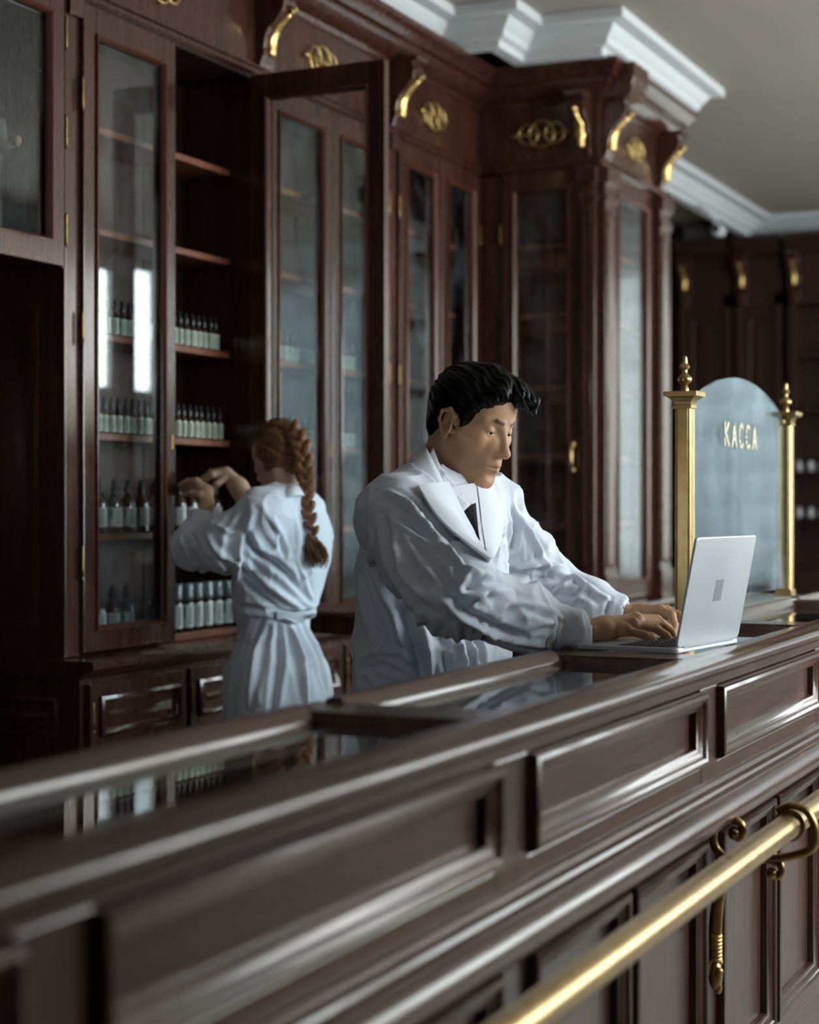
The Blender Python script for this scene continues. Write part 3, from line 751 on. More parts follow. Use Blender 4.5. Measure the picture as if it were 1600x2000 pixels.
# ------------------------------------------------------------------ cash-desk screen
def cash_screen():
    y = 1.18; xa, xb = 4.16, 5.23; zb = 1.06
    t = thing('cash_desk_screen', 'arched glass cash desk screen lettered KACCA between two brass columns', 'glass screen', ((xa+xb)/2, y, zb))
    mb = MB(); mb.box(xa-0.10, xb+0.12, y-0.075, y+0.16, 1.046, 1.066); mb.box(xa-0.09, xb+0.11, y-0.06, y+0.15, 1.066, 1.074); mb.build('marble_base', 'marble', t, bevel=0.003)
    for xc in (xa, xb):
        mb = MB(); h = 0.0195
        prof = []
        for s in range(4):                                 # reeded square shaft
            a = math.pi/2*s; ca, sa = math.cos(a), math.sin(a)
            for u, v in ((h, -h*0.85), (h*0.9, -h*0.72), (h, -h*0.6), (h, h*0.6), (h*0.9, h*0.72), (h, h*0.85)):
                prof.append((u*ca-v*sa, u*sa+v*ca))
        mb.prism(prof, lambda u, v, tt: (xc+u, y+v, tt), 1.074, 1.572)
        c = mb.build('column', 'brass', t, bevel=0.001)
        def sq(mb, z0, z1, r0, r1):
            mb.add([(xc-r0, y-r0, z0), (xc+r0, y-r0, z0), (xc+r0, y+r0, z0), (xc-r0, y+r0, z0), (xc-r1, y-r1, z1), (xc+r1, y-r1, z1), (xc+r1, y+r1, z1), (xc-r1, y+r1, z1)],
                   [(0,3,2,1),(4,5,6,7),(0,1,5,4),(1,2,6,5),(2,3,7,6),(3,0,4,7)])
        mb = MB(); sq(mb, 1.572, 1.580, 0.023, 0.023)
        for k in range(6):
            a0, a1 = k/6, (k+1)/6; sq(mb, 1.580+0.02*a0, 1.580+0.02*a1, 0.0215+0.014*a0**2.2, 0.0215+0.014*a1**2.2)
        sq(mb, 1.600, 1.612, 0.040, 0.041); mb.build('capital', 'brass', c, bevel=0.001)
        mb = MB()
        mb.lathe([(0.010, 0), (0.0095, 0.010), (0.007, 0.014), (0.0085, 0.018), (0.0155, 0.024), (0.0175, 0.030), (0.0155, 0.036), (0.008, 0.042), (0.006, 0.048), (0.0065, 0.052), (0.0115, 0.056), (0.0125, 0.060), (0.010, 0.064), (0.0065, 0.068), (0.0065, 0.078), (0.005, 0.084), (0.001, 0.086)], (xc, y, 1.612), 20)
        mb.build('finial', 'brass', c, smooth=True)
        mb = MB(); sq(mb, 1.074, 1.094, 0.025, 0.024); mb.build('column_foot', 'brass', c, bevel=0.001)
    # arched pane
    x0, x1 = xa+0.022, xb-0.022; n = 40; zs = 1.60; rise = 0.10
    top = [(x0+(x1-x0)*k/n, 1.572+0.105*math.sin(math.pi*k/n)**0.72) for k in range(n+1)]
    prof = [(x0, 1.10), (x1, 1.10)] + top[::-1]
    mb = MB(); mb.prism(prof, lambda u, v, tt: (u, tt, v), y-0.004, y+0.004); p = mb.build('glass_pane', 'glass_screen', t)
    for xc, z in ((x0+0.01, 1.583), (x1-0.01, 1.583)):
        mb = MB(); mb.box(xc-0.02, xc+0.02, y-0.008, y+0.008, z-0.006, z+0.006); mb.build('glass_clip', 'brass', p, bevel=0.002)
    # the lettering KACCA, in strokes
    xm = (xa+xb)/2; L = 0.060; z0 = 1.494
    letters = {'K': [[(0,0),(0,1)], [(0,0.42),(0.6,1)], [(0.16,0.56),(0.64,0)]],
               'A': [[(0,0),(0.34,1),(0.68,0)], [(0.13,0.34),(0.55,0.34)]],
               'C': [[(0.62,0.86),(0.5,0.97),(0.34,1.0),(0.14,0.88),(0.02,0.62),(0.02,0.38),(0.14,0.12),(0.34,0.0),(0.5,0.03),(0.62,0.14)]]}
    adv = 0.073; start = xm-adv*2.5+0.004
    M['gold_letter'] = plain('gold_leaf_paint', (0.80, 0.70, 0.45), rough=0.45, metal=0.3, var=0.1)
    for i, ch in enumerate('KACCA'):
        mb = MB()
        for st in letters[ch]:
            pts = [Vector((start+i*adv+u*L, y-0.0055, z0+v*L)) for u, v in st]
            for a, b in zip(pts[:-1], pts[1:]):
                d = (b-a).normalized(); nn = Vector((-d.z, 0, d.x))*0.0038; a2 = a-d*0.002; b2 = b+d*0.002
                lo, hi = Vector((0, -0.0008, 0)), Vector((0, 0.0015, 0))
                q = [a2-nn, b2-nn, b2+nn, a2+nn]
                mb.add([v+lo for v in q]+[v+hi for v in q], [(0,3,2,1),(4,5,6,7),(0,1,5,4),(1,2,6,5),(2,3,7,6),(3,0,4,7)])
        mb.build('gold_letter', 'gold_letter', p)
    return t
cash_screen()

# ------------------------------------------------------------------ laptop
M['alu'] = plain('brushed_aluminium', (0.50, 0.52, 0.525), rough=0.38, metal=0.35, var=0.02, scale=5)
M['alu_dark'] = plain('grey_patch', (0.20, 0.215, 0.235), rough=0.5, var=0.03)
M['screen'] = plain('dark_screen_glass', (0.01, 0.01, 0.012), rough=0.12, var=0.1)
M['key'] = plain('black_keycap', (0.03, 0.03, 0.032), rough=0.5, var=0.1)
LP_Z = 1.0725
def laptop():
    # local frame: u along the hinge, v from the hinge towards the user
    o = Vector((3.175, 0.914, LP_Z)); ang = math.radians(-7.0)
    u = Vector((math.cos(ang), math.sin(ang), 0)); v = Vector((-math.sin(ang), math.cos(ang), 0)); z = Vector((0, 0, 1))
    t = thing('laptop', 'open silver laptop with a grey patch on its lid, on the counter', 'laptop', o)
    W, Dp, Ht = 0.304, 0.212, 0.2
    def rr(w, h, r, n=5):
        pts = []
        for cx, cy, a0 in ((w-r, r, -90), (w-r, h-r, 0), (r, h-r, 90), (r, r, 180)):
            for k in range(n+1):
                a = math.radians(a0+90*k/n); pts.append((cx+r*math.cos(a), cy+r*math.sin(a)))
        return pts
    mb = MB(); mb.prism(rr(W, Dp, 0.011), lambda a, b, tt: o+u*a+v*b+z*tt, 0.0, 0.0095); base = mb.build('base', 'alu', t, bevel=0.002)
    mb = MB(); mb.prism(rr(0.27, 0.11, 0.003), lambda a, b, tt: o+u*(a+0.017)+v*(b+0.018)+z*tt, 0.0093, 0.0100); mb.build('keyboard_well', 'key', base)
    kme = MB().prism(rr(0.0148, 0.0148, 0.002, 2), lambda a, b, tt: u*a+v*b+z*tt, 0.0, 0.0016).mesh('key')
    for r in range(5):
        for c in range(14):
            k = obj('key', kme, 'key', base, bevel=0.0)
            k.location = o+u*(0.0215+c*0.01885)+v*(0.1085-r*0.0192+0.001)+z*0.0098
    mb = MB(); mb.prism(rr(0.105, 0.065, 0.004), lambda a, b, tt: o+u*(a+0.1)+v*(b+0.138)+z*tt, 0.0094, 0.0099); mb.build('trackpad', 'alu', base)
    # lid, leaning back a little past upright
    la = math.radians(101); up = v*math.cos(la)*1.0+z*math.sin(la); nn = u.cross(up)
    h = o+v*0.004+z*0.0105
    mb = MB(); mb.prism(rr(W, Ht+0.006, 0.011), lambda a, b, tt: h+u*a+up*b+nn*tt, -0.0025, 0.0030); lid = mb.build('lid', 'alu', t, bevel=0.002)
    sgn = 1 if nn.dot(Vector((0, -1, 0))) > 0 else -1
    mb = MB(); mb.prism(rr(W-0.012, Ht-0.012, 0.006), lambda a, b, tt: h+u*(a+0.006)+up*(b+0.012)+nn*tt, *( (-0.0032, -0.0024) if sgn > 0 else (0.0029, 0.0037))); mb.build('display', 'screen', lid)
    mb = MB(); mb.prism(rr(0.038, 0.041, 0.001, 1), lambda a, b, tt: h+u*(a+W/2-0.019)+up*(b+Ht*0.5-0.018)+nn*tt, *((0.0029, 0.0034) if sgn > 0 else (-0.0029, -0.0024))); mb.build('lid_patch', 'alu_dark', lid)
    mb = MB(); mb.tube([o+u*0.03+v*0.004+z*0.009, o+u*(W-0.03)+v*0.004+z*0.009], 0.0045, 10); mb.build('hinge', 'alu_dark', t, smooth=True)
    return t
laptop()

# ------------------------------------------------------------------ bottles
M['amber'] = plain('amber_bottle_glass', (0.030, 0.011, 0.004), rough=0.08, var=0.2, coat=1.0)
M['black_cap'] = plain('black_rubber_cap', (0.012, 0.012, 0.014), rough=0.35, var=0.1)
M['label_g'] = plain('pale_green_label', (0.50, 0.56, 0.44), rough=0.6, var=0.05, scale=40)
M['label_w'] = plain('off_white_label', (0.60, 0.61, 0.56), rough=0.6, var=0.04, scale=40)
M['ink'] = plain('printed_ink', (0.05, 0.055, 0.05), rough=0.7)
M['clearcap'] = glass('clear_plastic_cap', tint=(0.72, 0.76, 0.8), smear=0.3, haze=0.06)
def arc_strip(mb, r, z0, z1, a0, a1, n=10):
    vs = []
    for k in range(n+1):
        a = a0+(a1-a0)*k/n; vs += [(r*math.cos(a), r*math.sin(a), z0), (r*math.cos(a), r*math.sin(a), z1)]
    mb.add(vs, [(2*k, 2*k+2, 2*k+3, 2*k+1) for k in range(n)])
A0 = math.radians(-138)          # labels look towards the room
def proto_bottle(kind):
    parts = []
    lab = 'label_w'
    if kind == 'dropper':
        r = 0.0125; body = [(r*0.8, 0), (r, 0.003), (r, 0.052), (r*0.92, 0.058), (r*0.55, 0.064), (r*0.48, 0.068), (r*0.48, 0.070)]
        cap = [(r*0.6, 0.069), (r*0.62, 0.082), (r*0.5, 0.083), (r*0.42, 0.085), (r*0.36, 0.098), (r*0.2, 0.103), (r*0.02, 0.104)]
        lz = (0.005, 0.050); lab = 'label_g'
    elif kind == 'large':
        r = 0.0235; body = [(r*0.85, 0), (r, 0.003), (r, 0.080), (r*0.93, 0.090), (r*0.6, 0.103), (r*0.42, 0.108), (r*0.42, 0.116)]
        cap = [(r*0.5, 0.114), (r*0.52, 0.130), (r*0.36, 0.132), (r*0.32, 0.145), (r*0.15, 0.150), (r*0.02, 0.151)]
        lz = (0.018, 0.072)
    else:
        r = 0.0215; body = [(r*0.9, 0), (r, 0.002), (r, 0.084), (r*0.9, 0.089), (r*0.5, 0.092), (r*0.5, 0.104), (r*0.2, 0.105)]
        cap = [(r*0.97, 0.094), (r*0.97, 0.138), (r*0.9, 0.142), (r*0.02, 0.143)]
        lz = (0.012, 0.080); lab = 'label_w'
    n = 14
    bm_ = MB().lathe(body, n=n).mesh('body'); cm = MB().lathe(cap, n=n).mesh('cap')
    lm = MB(); arc_strip(lm, r+0.0006, lz[0], lz[1], A0-1.0, A0+1.0); arc_strip(lm, r+0.0002, lz[0], lz[1], A0+1.0, A0-1.0); lm = lm.mesh('paper_label')
    im = MB(); hh = lz[1]-lz[0]
    arc_strip(im, r+0.0011, lz[0]+hh*0.45, lz[0]+hh*0.92, A0-0.72, A0-0.48, 3)
    for k in range(3): arc_strip(im, r+0.0011, lz[0]+hh*0.12, lz[0]+hh*0.9, A0+0.05+0.22*k, A0+0.12+0.22*k, 2)
    im = im.mesh('print')
    for me, mt in ((bm_, 'amber'), (cm, 'black_cap' if kind != 'spray' else 'clearcap'), (lm, lab), (im, 'ink')):
        me.materials.append(M[mt]); me.polygons.foreach_set('use_smooth', [True]*len(me.polygons))
    for me in (bm_, cm):
        try: me.set_sharp_from_angle(angle=math.radians(45))
        except Exception: pass
    return {'body': bm_, 'cap': cm, 'paper_label': lm, 'print': im}
PB = {k: proto_bottle(k) for k in ('dropper', 'large', 'spray')}
NAMES = {'dropper': 'dropper_bottle', 'large': 'amber_bottle', 'spray': 'spray_bottle'}
def bottle(kind, x, y, z, label, group):
    t = thing(NAMES[kind], label, 'bottle', (x, y, z), group)
    t.rotation_euler = (0, 0, random.uniform(-0.25, 0.25))
    del t['base']
    body = obj('body', PB[kind]['body'], None, t)
    obj('cap', PB[kind]['cap'], None, t)
    l = obj('paper_label', PB[kind]['paper_label'], None, t)
    obj('print', PB[kind]['print'], None, l)
    return t
YS = YC+0.098
def row(kind, x0, x1, dx, y, z, label, group, jit=0.002):
    n = int(round((x1-x0)/dx))
    for k in range(n+1):
        bottle(kind, x0+k*dx+random.uniform(-jit, jit), y+random.uniform(-jit, jit), z, label, group)
row('dropper', 3.96, 4.80, 0.0345, YS, SHELF_Z[2], 'small dark dropper bottle with pale green label, upper of the two close rows', 'dropper bottles on the third shelf')
row('dropper', 3.945, 4.80, 0.0345, YS, SHELF_Z[3], 'small dark dropper bottle with pale green label, row just above the woman\'s hands', 'dropper bottles on the fourth shelf')
row('large', 3.97, 4.80, 0.0692, YS+0.01, SHELF_Z[4], 'large dark bottle with off-white label, on the shelf where the woman reaches', 'large bottles on the fifth shelf')
row('large', 3.97, 4.31, 0.068, YS+0.012, 0.966, 'large dark bottle with off-white label on the bottom shelf behind closed glass', 'large bottles on the cabinet bottom')
row('spray', 4.39, 4.80, 0.0585, YS-0.03, 0.966, 'dark bottle with tall clear cap on the bottom shelf of the open cabinet', 'capped bottles on the cabinet bottom')
row('dropper', 4.98, 5.74, 0.042, YS, SHELF_Z[2], 'small dropper bottle seen through the open glazed door, upper of two rows', 'dropper bottles behind the open door, upper row')
row('dropper', 4.98, 5.74, 0.042, YS, SHELF_Z[3], 'small dropper bottle seen through the open glazed door, lower of two rows', 'dropper bottles behind the open door, lower row')

# small jars on the far shelves
M['porcelain'] = plain('white_porcelain', (0.42, 0.42, 0.41), rough=0.2, var=0.04)
jar_b = MB().lathe([(0.017, 0), (0.022, 0.004), (0.023, 0.035), (0.018, 0.046), (0.016, 0.05)], n=16).mesh('jar_body')
jar_l = MB().lathe([(0.018, 0.049), (0.019, 0.052), (0.019, 0.058), (0.007, 0.062), (0.005, 0.067), (0.001, 0.069)], n=16).mesh('lid')
for me in (jar_b, jar_l): me.materials.append(M['porcelain']); me.polygons.foreach_set('use_smooth', [True]*len(me.polygons))
for z, lab in ((1.545, 'small white lidded jar on the upper shelf of the far end wall'), (1.25, 'small white lidded jar on the lower shelf of the far end wall')):
    for k in range(11):
        t = thing('lidded_jar', lab, 'jar', (XE-0.45+0.02, 2.48-k*0.075, z), 'white jars on the %s far shelf' % ('upper' if z > 1.4 else 'lower')); del t['base']
        obj('jar_body', jar_b, None, t); obj('lid', jar_l, None, t)

# security camera tucked under the far cornice
def security_camera():
    c = at(1404, 450, 10.3)
    t = thing('security_camera', 'small dark security camera on the white cornice at the far end', 'camera', c)
    mb = MB(); mb.lathe([(0.02, -0.07), (0.033, -0.06), (0.033, 0.04), (0.024, 0.05)], c, 16, 'x'); mb.build('housing', 'plaster', t, smooth=True)
    mb = MB(); mb.lathe([(0.024, -0.074), (0.024, -0.058), (0.01, -0.056)], c, 16, 'x'); mb.build('lens', 'black_cap', t, smooth=True)
    mb = MB(); mb.tube([c+np.array([0.02, 0.0, 0.02]), c+np.array([0.02, 0.06, 0.10]), np.array([c[0]+0.02, 2.80, 3.075])], 0.01, 8); mb.build('mount', 'plaster', t, smooth=True)
security_camera()

# pale statuette with a glass rod in the cupboard over the passage
def statuette():
    c = at(-14, 505, 4.66); z0 = 1.985
    t = thing('statuette', 'pale statuette holding up a thin glass rod, at the left picture edge', 'figurine', (c[0], c[1], z0))
    M['bisque'] = plain('bisque_porcelain', (0.62, 0.58, 0.50), rough=0.5, var=0.05); M['bisque_pink'] = plain('tinted_bisque', (0.42, 0.22, 0.17), rough=0.5, var=0.05)
    b = (c[0], c[1], z0)
    mb = MB(); mb.lathe([(0.045, 0), (0.048, 0.01), (0.036, 0.02), (0.030, 0.05), (0.026, 0.12), (0.022, 0.18), (0.018, 0.215), (0.026, 0.25), (0.033, 0.30), (0.030, 0.335), (0.014, 0.352), (0.010, 0.36)], b, 18); mb.build('robe', 'bisque', t, smooth=True)
    mb = MB(); mb.ball((c[0], c[1], z0+0.39), 0.028, sc=(1, 1, 1.2)); mb.build('head', 'bisque_pink', t, smooth='all')
    s0 = at(-2, 238, 4.64); e0 = at(6, 290, 4.60); h0 = at(33, 275, 4.58)
    mb = MB(); mb.tube([s0, (s0+e0)/2, e0, (e0+h0)/2, h0], [0.018, 0.017, 0.014, 0.012, 0.009], 10); mb.build('arm', 'bisque', t, smooth='all')
    mb = MB(); mb.ball(h0, 0.012, sc=(1, 1, 1.3)); mb.build('hand', 'bisque_pink', t, smooth='all')
    tip = at(78, 138, 4.55); mb = MB(); mb.tube([h0, tip], 0.0016, 8); mb.ball(tip, 0.006); mb.build('glass_rod', 'glass', t, smooth='all')
statuette()

# ------------------------------------------------------------------ implicit modelling for figures and cloth
def smin(a, b, k):
    h = np.clip(0.5+0.5*(b-a)/k, 0, 1)
    return b+(a-b)*h-k*h*(1-h)
def smax(a, b, k): return -smin(-a, -b, k)
def ell(p, c, r, R=None):
    q = p-np.asarray(c, dtype=np.float64)
    if R is not None: q = q@R
    r = np.asarray(r, dtype=np.float64)
    k0 = np.sqrt(((q/r)**2).sum(1)); k1 = np.sqrt(((q/(r*r))**2).sum(1))+1e-9
    return k0*(k0-1)/k1
def cone(p, a, b, ra, rb):
    a = np.asarray(a, float); b = np.asarray(b, float); ab = b-a
    t = np.clip(((p-a)@ab)/(ab@ab), 0, 1)
    return np.sqrt(((p-a-t[:, None]*ab)**2).sum(1))-(ra+(rb-ra)*t)
def chain(p, pts, rs, k=0.02):
    d = None
    for i in range(len(pts)-1):
        c = cone(p, pts[i], pts[i+1], rs[i], rs[i+1])
        d = c if d is None else smin(d, c, k)
    return d
def rotz(a):
    c, s = math.cos(a), math.sin(a)
    return np.array([[c, -s, 0], [s, c, 0], [0, 0, 1.0]])
def roty(a):
    c, s = math.cos(a), math.sin(a)
    return np.array([[c, 0, s], [0, 1.0, 0], [-s, 0, c]])
def rotx(a):
    c, s = math.cos(a), math.sin(a)
    return np.array([[1.0, 0, 0], [0, c, -s], [0, s, c]])

def surface(fn, lo, hi, h, B=8):
    """surface nets of fn = 0 on a grid of step h; only blocks near the surface are sampled finely"""
    lo = np.asarray(lo, float); hi = np.asarray(hi, float)
    nb = np.ceil((hi-lo)/(h*B)).astype(int); n = nb*B
    bi = np.stack(np.meshgrid(*[np.arange(k) for k in nb], indexing='ij'), -1).reshape(-1, 3)
    cd = fn(lo+(bi+0.5)*B*h-h*0.5)
    F = np.repeat(np.repeat(np.repeat(np.sign(cd).reshape(nb), B, 0), B, 1), B, 2)
    act = bi[np.abs(cd) < B*h*1.15]
    off = np.stack(np.meshgrid(*[np.arange(B)]*3, indexing='ij'), -1).reshape(-1, 3)
    for s in range(0, len(act), 400):
        idx = (act[s:s+400, None, :]*B+off[None]).reshape(-1, 3)
        F[idx[:, 0], idx[:, 1], idx[:, 2]] = fn(lo+idx*h)
    ins = F < 0
    # cells with a sign change
    c8 = [(i, j, k) for i in (0, 1) for j in (0, 1) for k in (0, 1)]
    sl = lambda o: tuple(slice(o[a], n[a]-1+o[a]) for a in range(3))
    cnt = sum(ins[sl(o)].astype(np.int8) for o in c8)
    mixed = (cnt > 0) & (cnt < 8)
    cell = np.argwhere(mixed); vid = -np.ones(mixed.shape, int); vid[mixed] = np.arange(len(cell))
    acc = np.zeros((len(cell), 3)); w = np.zeros(len(cell))
    for o in c8:
        for a in range(3):
            if o[a]: continue
            o2 = list(o); o2[a] = 1
            f0 = F[cell[:, 0]+o[0], cell[:, 1]+o[1], cell[:, 2]+o[2]]; f1 = F[cell[:, 0]+o2[0], cell[:, 1]+o2[1], cell[:, 2]+o2[2]]
            m = (f0 < 0) != (f1 < 0)
            t = f0[m]/(f0[m]-f1[m]); q = np.tile(np.array(o, float), (m.sum(), 1)); q[:, a] += t
            acc[m] += q; w[m] += 1
    V = lo+(cell+acc/w[:, None])*h
    Q = []
    for a in range(3):
        b, c = (a+1) % 3, (a+2) % 3
        s0 = [slice(None)]*3; s1 = [slice(None)]*3
        s0[a] = slice(0, n[a]-1); s1[a] = slice(1, n[a])
        for d in (b, c):
            s0[d] = slice(1, n[d]-1); s1[d] = slice(1, n[d]-1)
        e = ins[tuple(s0)] != ins[tuple(s1)]
        ii = np.argwhere(e); ii[:, b] += 1; ii[:, c] += 1
        flip = ins[ii[:, 0], ii[:, 1], ii[:, 2]]
        q = []
        for db, dc in ((1, 1), (0, 1), (0, 0), (1, 0)):
            j = ii.copy(); j[:, b] -= db; j[:, c] -= dc; q.append(vid[j[:, 0], j[:, 1], j[:, 2]])
        q = np.stack(q, 1); q[~flip] = q[~flip][:, ::-1]; Q.append(q)
    Q = np.concatenate(Q); Q = Q[(Q >= 0).all(1)]
    return V, Q
def grad(fn, V, e=0.0008):
    g = np.zeros_like(V)
    for a in range(3):
        d = np.zeros(3); d[a] = e
        g[:, a] = fn(V+d)-fn(V-d)
    return g/(np.linalg.norm(g, axis=1, keepdims=True)+1e-12)
def relax(V, Q, it=2, f=0.5):
    """light Laplacian smoothing"""
    for _ in range(it):
        A = np.zeros_like(V); w = np.zeros(len(V))
        for k in range(4):
            for m in (1, 3):
                np.add.at(A, Q[:, k], V[Q[:, (k+m) % 4]]); np.add.at(w, Q[:, k], 1)
        V = V+(A/np.maximum(w, 1)[:, None]-V)*f
    return V
def _h(i):
    x = (i[..., 0]*374761393+i[..., 1]*668265263+i[..., 2]*2147483647) & 0xffffffff
    x = ((x ^ (x >> 13))*1274126177) & 0xffffffff
    return ((x ^ (x >> 16)) & 0xffff)/32767.5-1.0
def noise(P):
    i = np.floor(P).astype(np.int64); f = P-i; u = f*f*f*(f*(f*6-15)+10); r = 0
    for dx in (0, 1):
        for dy in (0, 1):
            for dz in (0, 1):
                wgt = (u[:, 0] if dx else 1-u[:, 0])*(u[:, 1] if dy else 1-u[:, 1])*(u[:, 2] if dz else 1-u[:, 2])
                r = r+wgt*_h(i+np.array([dx, dy, dz]))
    return r
def seg_dist(V, pts):
    d = np.full(len(V), 9.0); pts = np.asarray(pts)
    for a, b in zip(pts[:-1], pts[1:]):
        ab = b-a; t = np.clip(((V-a)@ab)/(ab@ab+1e-12), 0, 1)
        d = np.minimum(d, np.sqrt(((V-a-t[:, None]*ab)**2).sum(1)))
    return d
def taper_dist(V, pts):
    """distance to a polyline and the position 0..1 along it"""
    best = np.full(len(V), 9.0); tt = np.zeros(len(V)); pts = np.asarray(pts); n = len(pts)-1
    for i in range(n):
        a, b = pts[i], pts[i+1]; ab = b-a; t = np.clip(((V-a)@ab)/(ab@ab+1e-12), 0, 1)
        d = np.sqrt(((V-a-t[:, None]*ab)**2).sum(1)); m = d < best
        best[m] = d[m]; tt[m] = (i+t[m])/n
    return best, tt
EYEP = np.array([0, 0, EYE])
def cast(fn, pts, D0, D1, steps=90):
    """walk from the viewpoint through pixels onto a surface; returns points"""
    P = np.array([at(px, py, 1.0)-EYEP for px, py in pts]); D = np.full(len(P), D0); done = np.zeros(len(P), bool)
    for _ in range(steps):
        d = fn(EYEP+P*D[:, None]); done |= (d < 0.0006); D = np.where(done, D, D+np.maximum(d, 0.0005)*0.8)
    bad = D > D1
    D[bad] = np.median(D[~bad]) if (~bad).any() else (D0+D1)/2
    return EYEP+P*D[:, None]
def mesh_of(name, V, Q, col=None):
    me = bpy.data.meshes.new(name)
    me.vertices.add(len(V)); me.vertices.foreach_set('co', np.asarray(V, np.float32).ravel())
    me.loops.add(Q.size); me.loops.foreach_set('vertex_index', Q.astype(np.int32).ravel())
    me.polygons.add(len(Q)); me.polygons.foreach_set('loop_start', np.arange(0, Q.size, 4, dtype=np.int32))
    me.polygons.foreach_set('loop_total', np.full(len(Q), 4, np.int32))
    me.update(calc_edges=True); me.validate()
    me.polygons.foreach_set('use_smooth', np.ones(len(me.polygons), bool))
    if col is not None:
        at_ = me.color_attributes.new('tone', 'FLOAT_COLOR', 'POINT')
        at_.data.foreach_set('color', np.concatenate([col, np.ones((len(col), 1))], 1).astype(np.float32).ravel())
    return me
def folds(V, N_, base, lines, D0, D1):
    """creases: each line is (pixel polyline, height, width); positive = ridge, negative = valley"""
    disp = np.zeros(len(V))
    for pts, amp, wid in lines:
        px = []
        for (x0, y0), (x1, y1) in zip(pts[:-1], pts[1:]):
            for k in range(4): px.append((x0+(x1-x0)*k/4, y0+(y1-y0)*k/4))
        px.append(pts[-1])
        P3 = cast(base, px, D0, D1)
        d, t = taper_dist(V, P3)
        prof = np.sin(np.pi*np.clip(t, 0.02, 0.98))**0.5
        w = wid*(0.6+0.4*prof)
        disp += amp*prof*np.exp(-(d/w)**1.35)
        disp -= 0.45*amp*prof*np.exp(-((d-1.7*w)/w)**2)
    return V+N_*disp[:, None]
def patch(name, left, right, base, D0, D1, off, thick, mat, parent, nu=7, nv=16, bulge=0.0):
    """a strip of cloth laid on a surface between two pixel curves"""
    def res(c, n):
        c = np.array(c, float); s = np.r_[0, np.cumsum(np.linalg.norm(np.diff(c, axis=0), axis=1))]; u = np.linspace(0, s[-1], n)
        return np.stack([np.interp(u, s, c[:, 0]), np.interp(u, s, c[:, 1])], 1)
    L, R = res(left, nv), res(right, nv)
    px = np.array([L[j]+(R[j]-L[j])*i/(nu-1) for j in range(nv) for i in range(nu)])
    P = cast(base, px, D0, D1)
    # keep the strip from following tiny bumps
    G = P.reshape(nv, nu, 3)
    for _ in range(3):
        G[1:-1] = 0.5*G[1:-1]+0.25*(G[:-2]+G[2:])
    P = G.reshape(-1, 3); Nn = grad(base, P, 0.004)
    bl = np.array([math.sin(math.pi*i/(nu-1)) for j in range(nv) for i in range(nu)])
    top = P+Nn*(off+thick+bulge*bl)[:, None]; bot = P+Nn*(off-0.001)
    n = nv*nu; V = np.concatenate([top, bot]); Q = []
    for j in range(nv-1):
        for i in range(nu-1):
            a = j*nu+i; Q.append((a, a+nu, a+nu+1, a+1)); Q.append((n+a, n+a+1, n+a+nu+1, n+a+nu))
    rim = [i for i in range(nu)]+[j*nu+nu-1 for j in range(1, nv)]+[(nv-1)*nu+i for i in range(nu-2, -1, -1)]+[j*nu for j in range(nv-2, 0, -1)]
    for a, b in zip(rim, rim[1:]+rim[:1]): Q.append((a, b, n+b, n+a))
    mb = MB(); mb.v = [tuple(q) for q in V]; mb.f = Q
    return mb.build(name, mat, parent, smooth=True)

# ------------------------------------------------------------------ people
def skin_mat(name, sub=0.25):
    m, nt, out = new_mat(name)
    a = N(nt, 'ShaderNodeVertexColor'); a.layer_name = 'tone'
    tc = N(nt, 'ShaderNodeTexCoord'); n = N(nt, 'ShaderNodeTexNoise', Scale=60.0, Detail=5.0); nt.links.new(tc.outputs['Object'], n.inputs['Vector'])
    mr = N(nt, 'ShaderNodeMapRange'); mr.inputs['To Min'].default_value = 0.9; mr.inputs['To Max'].default_value = 1.1; nt.links.new(n.outputs[0], mr.inputs[0])
    mx = N(nt, 'ShaderNodeVectorMath', operation='SCALE'); nt.links.new(a.outputs[0], mx.inputs[0]); nt.links.new(mr.outputs[0], mx.inputs['Scale'])
    b = N(nt, 'ShaderNodeBsdfPrincipled', Roughness=0.58); b.inputs['Specular IOR Level'].default_value = 0.35; nt.links.new(mx.outputs[0], b.inputs['Base Color'])
    b.inputs['Subsurface Weight'].default_value = sub; b.inputs['Subsurface Radius'].default_value = (0.010, 0.004, 0.002); b.inputs['Subsurface Scale'].default_value = 0.6
    bp = N(nt, 'ShaderNodeBump'); bp.inputs['Strength'].default_value = 0.08; bp.inputs['Distance'].default_value = 0.001
    n2 = N(nt, 'ShaderNodeTexNoise', Scale=350.0, Detail=3.0); nt.links.new(tc.outputs['Object'], n2.inputs['Vector'])
    nt.links.new(n2.outputs[0], bp.inputs['Height']); nt.links.new(bp.outputs[0], b.inputs['Normal'])
    nt.links.new(b.outputs[0], out.inputs[0]); return m
M['skin'] = skin_mat('skin')
def cloth(name, color, transl=0.06):
    m = plain(name, color, rough=0.75, var=0.02, scale=300, bump=0.12, transl=transl, sheen=0.1, spec=0.25); return m
M['coat'] = cloth('white_cotton_coat', (0.76, 0.80, 0.87))
M['coat2'] = cloth('white_cotton_lapel', (0.78, 0.81, 0.86), 0.03)
M['shirt'] = cloth('white_shirt', (0.72, 0.72, 0.76), 0.03)
M['tie'] = plain('black_silk_tie', (0.010, 0.010, 0.014), rough=0.8, var=0.1, spec=0.15)
M['trousers'] = plain('dark_trousers', (0.02, 0.02, 0.026), rough=0.8, var=0.1, sheen=0.1)
M['shoe'] = plain('black_leather', (0.012, 0.011, 0.011), rough=0.3, var=0.1)
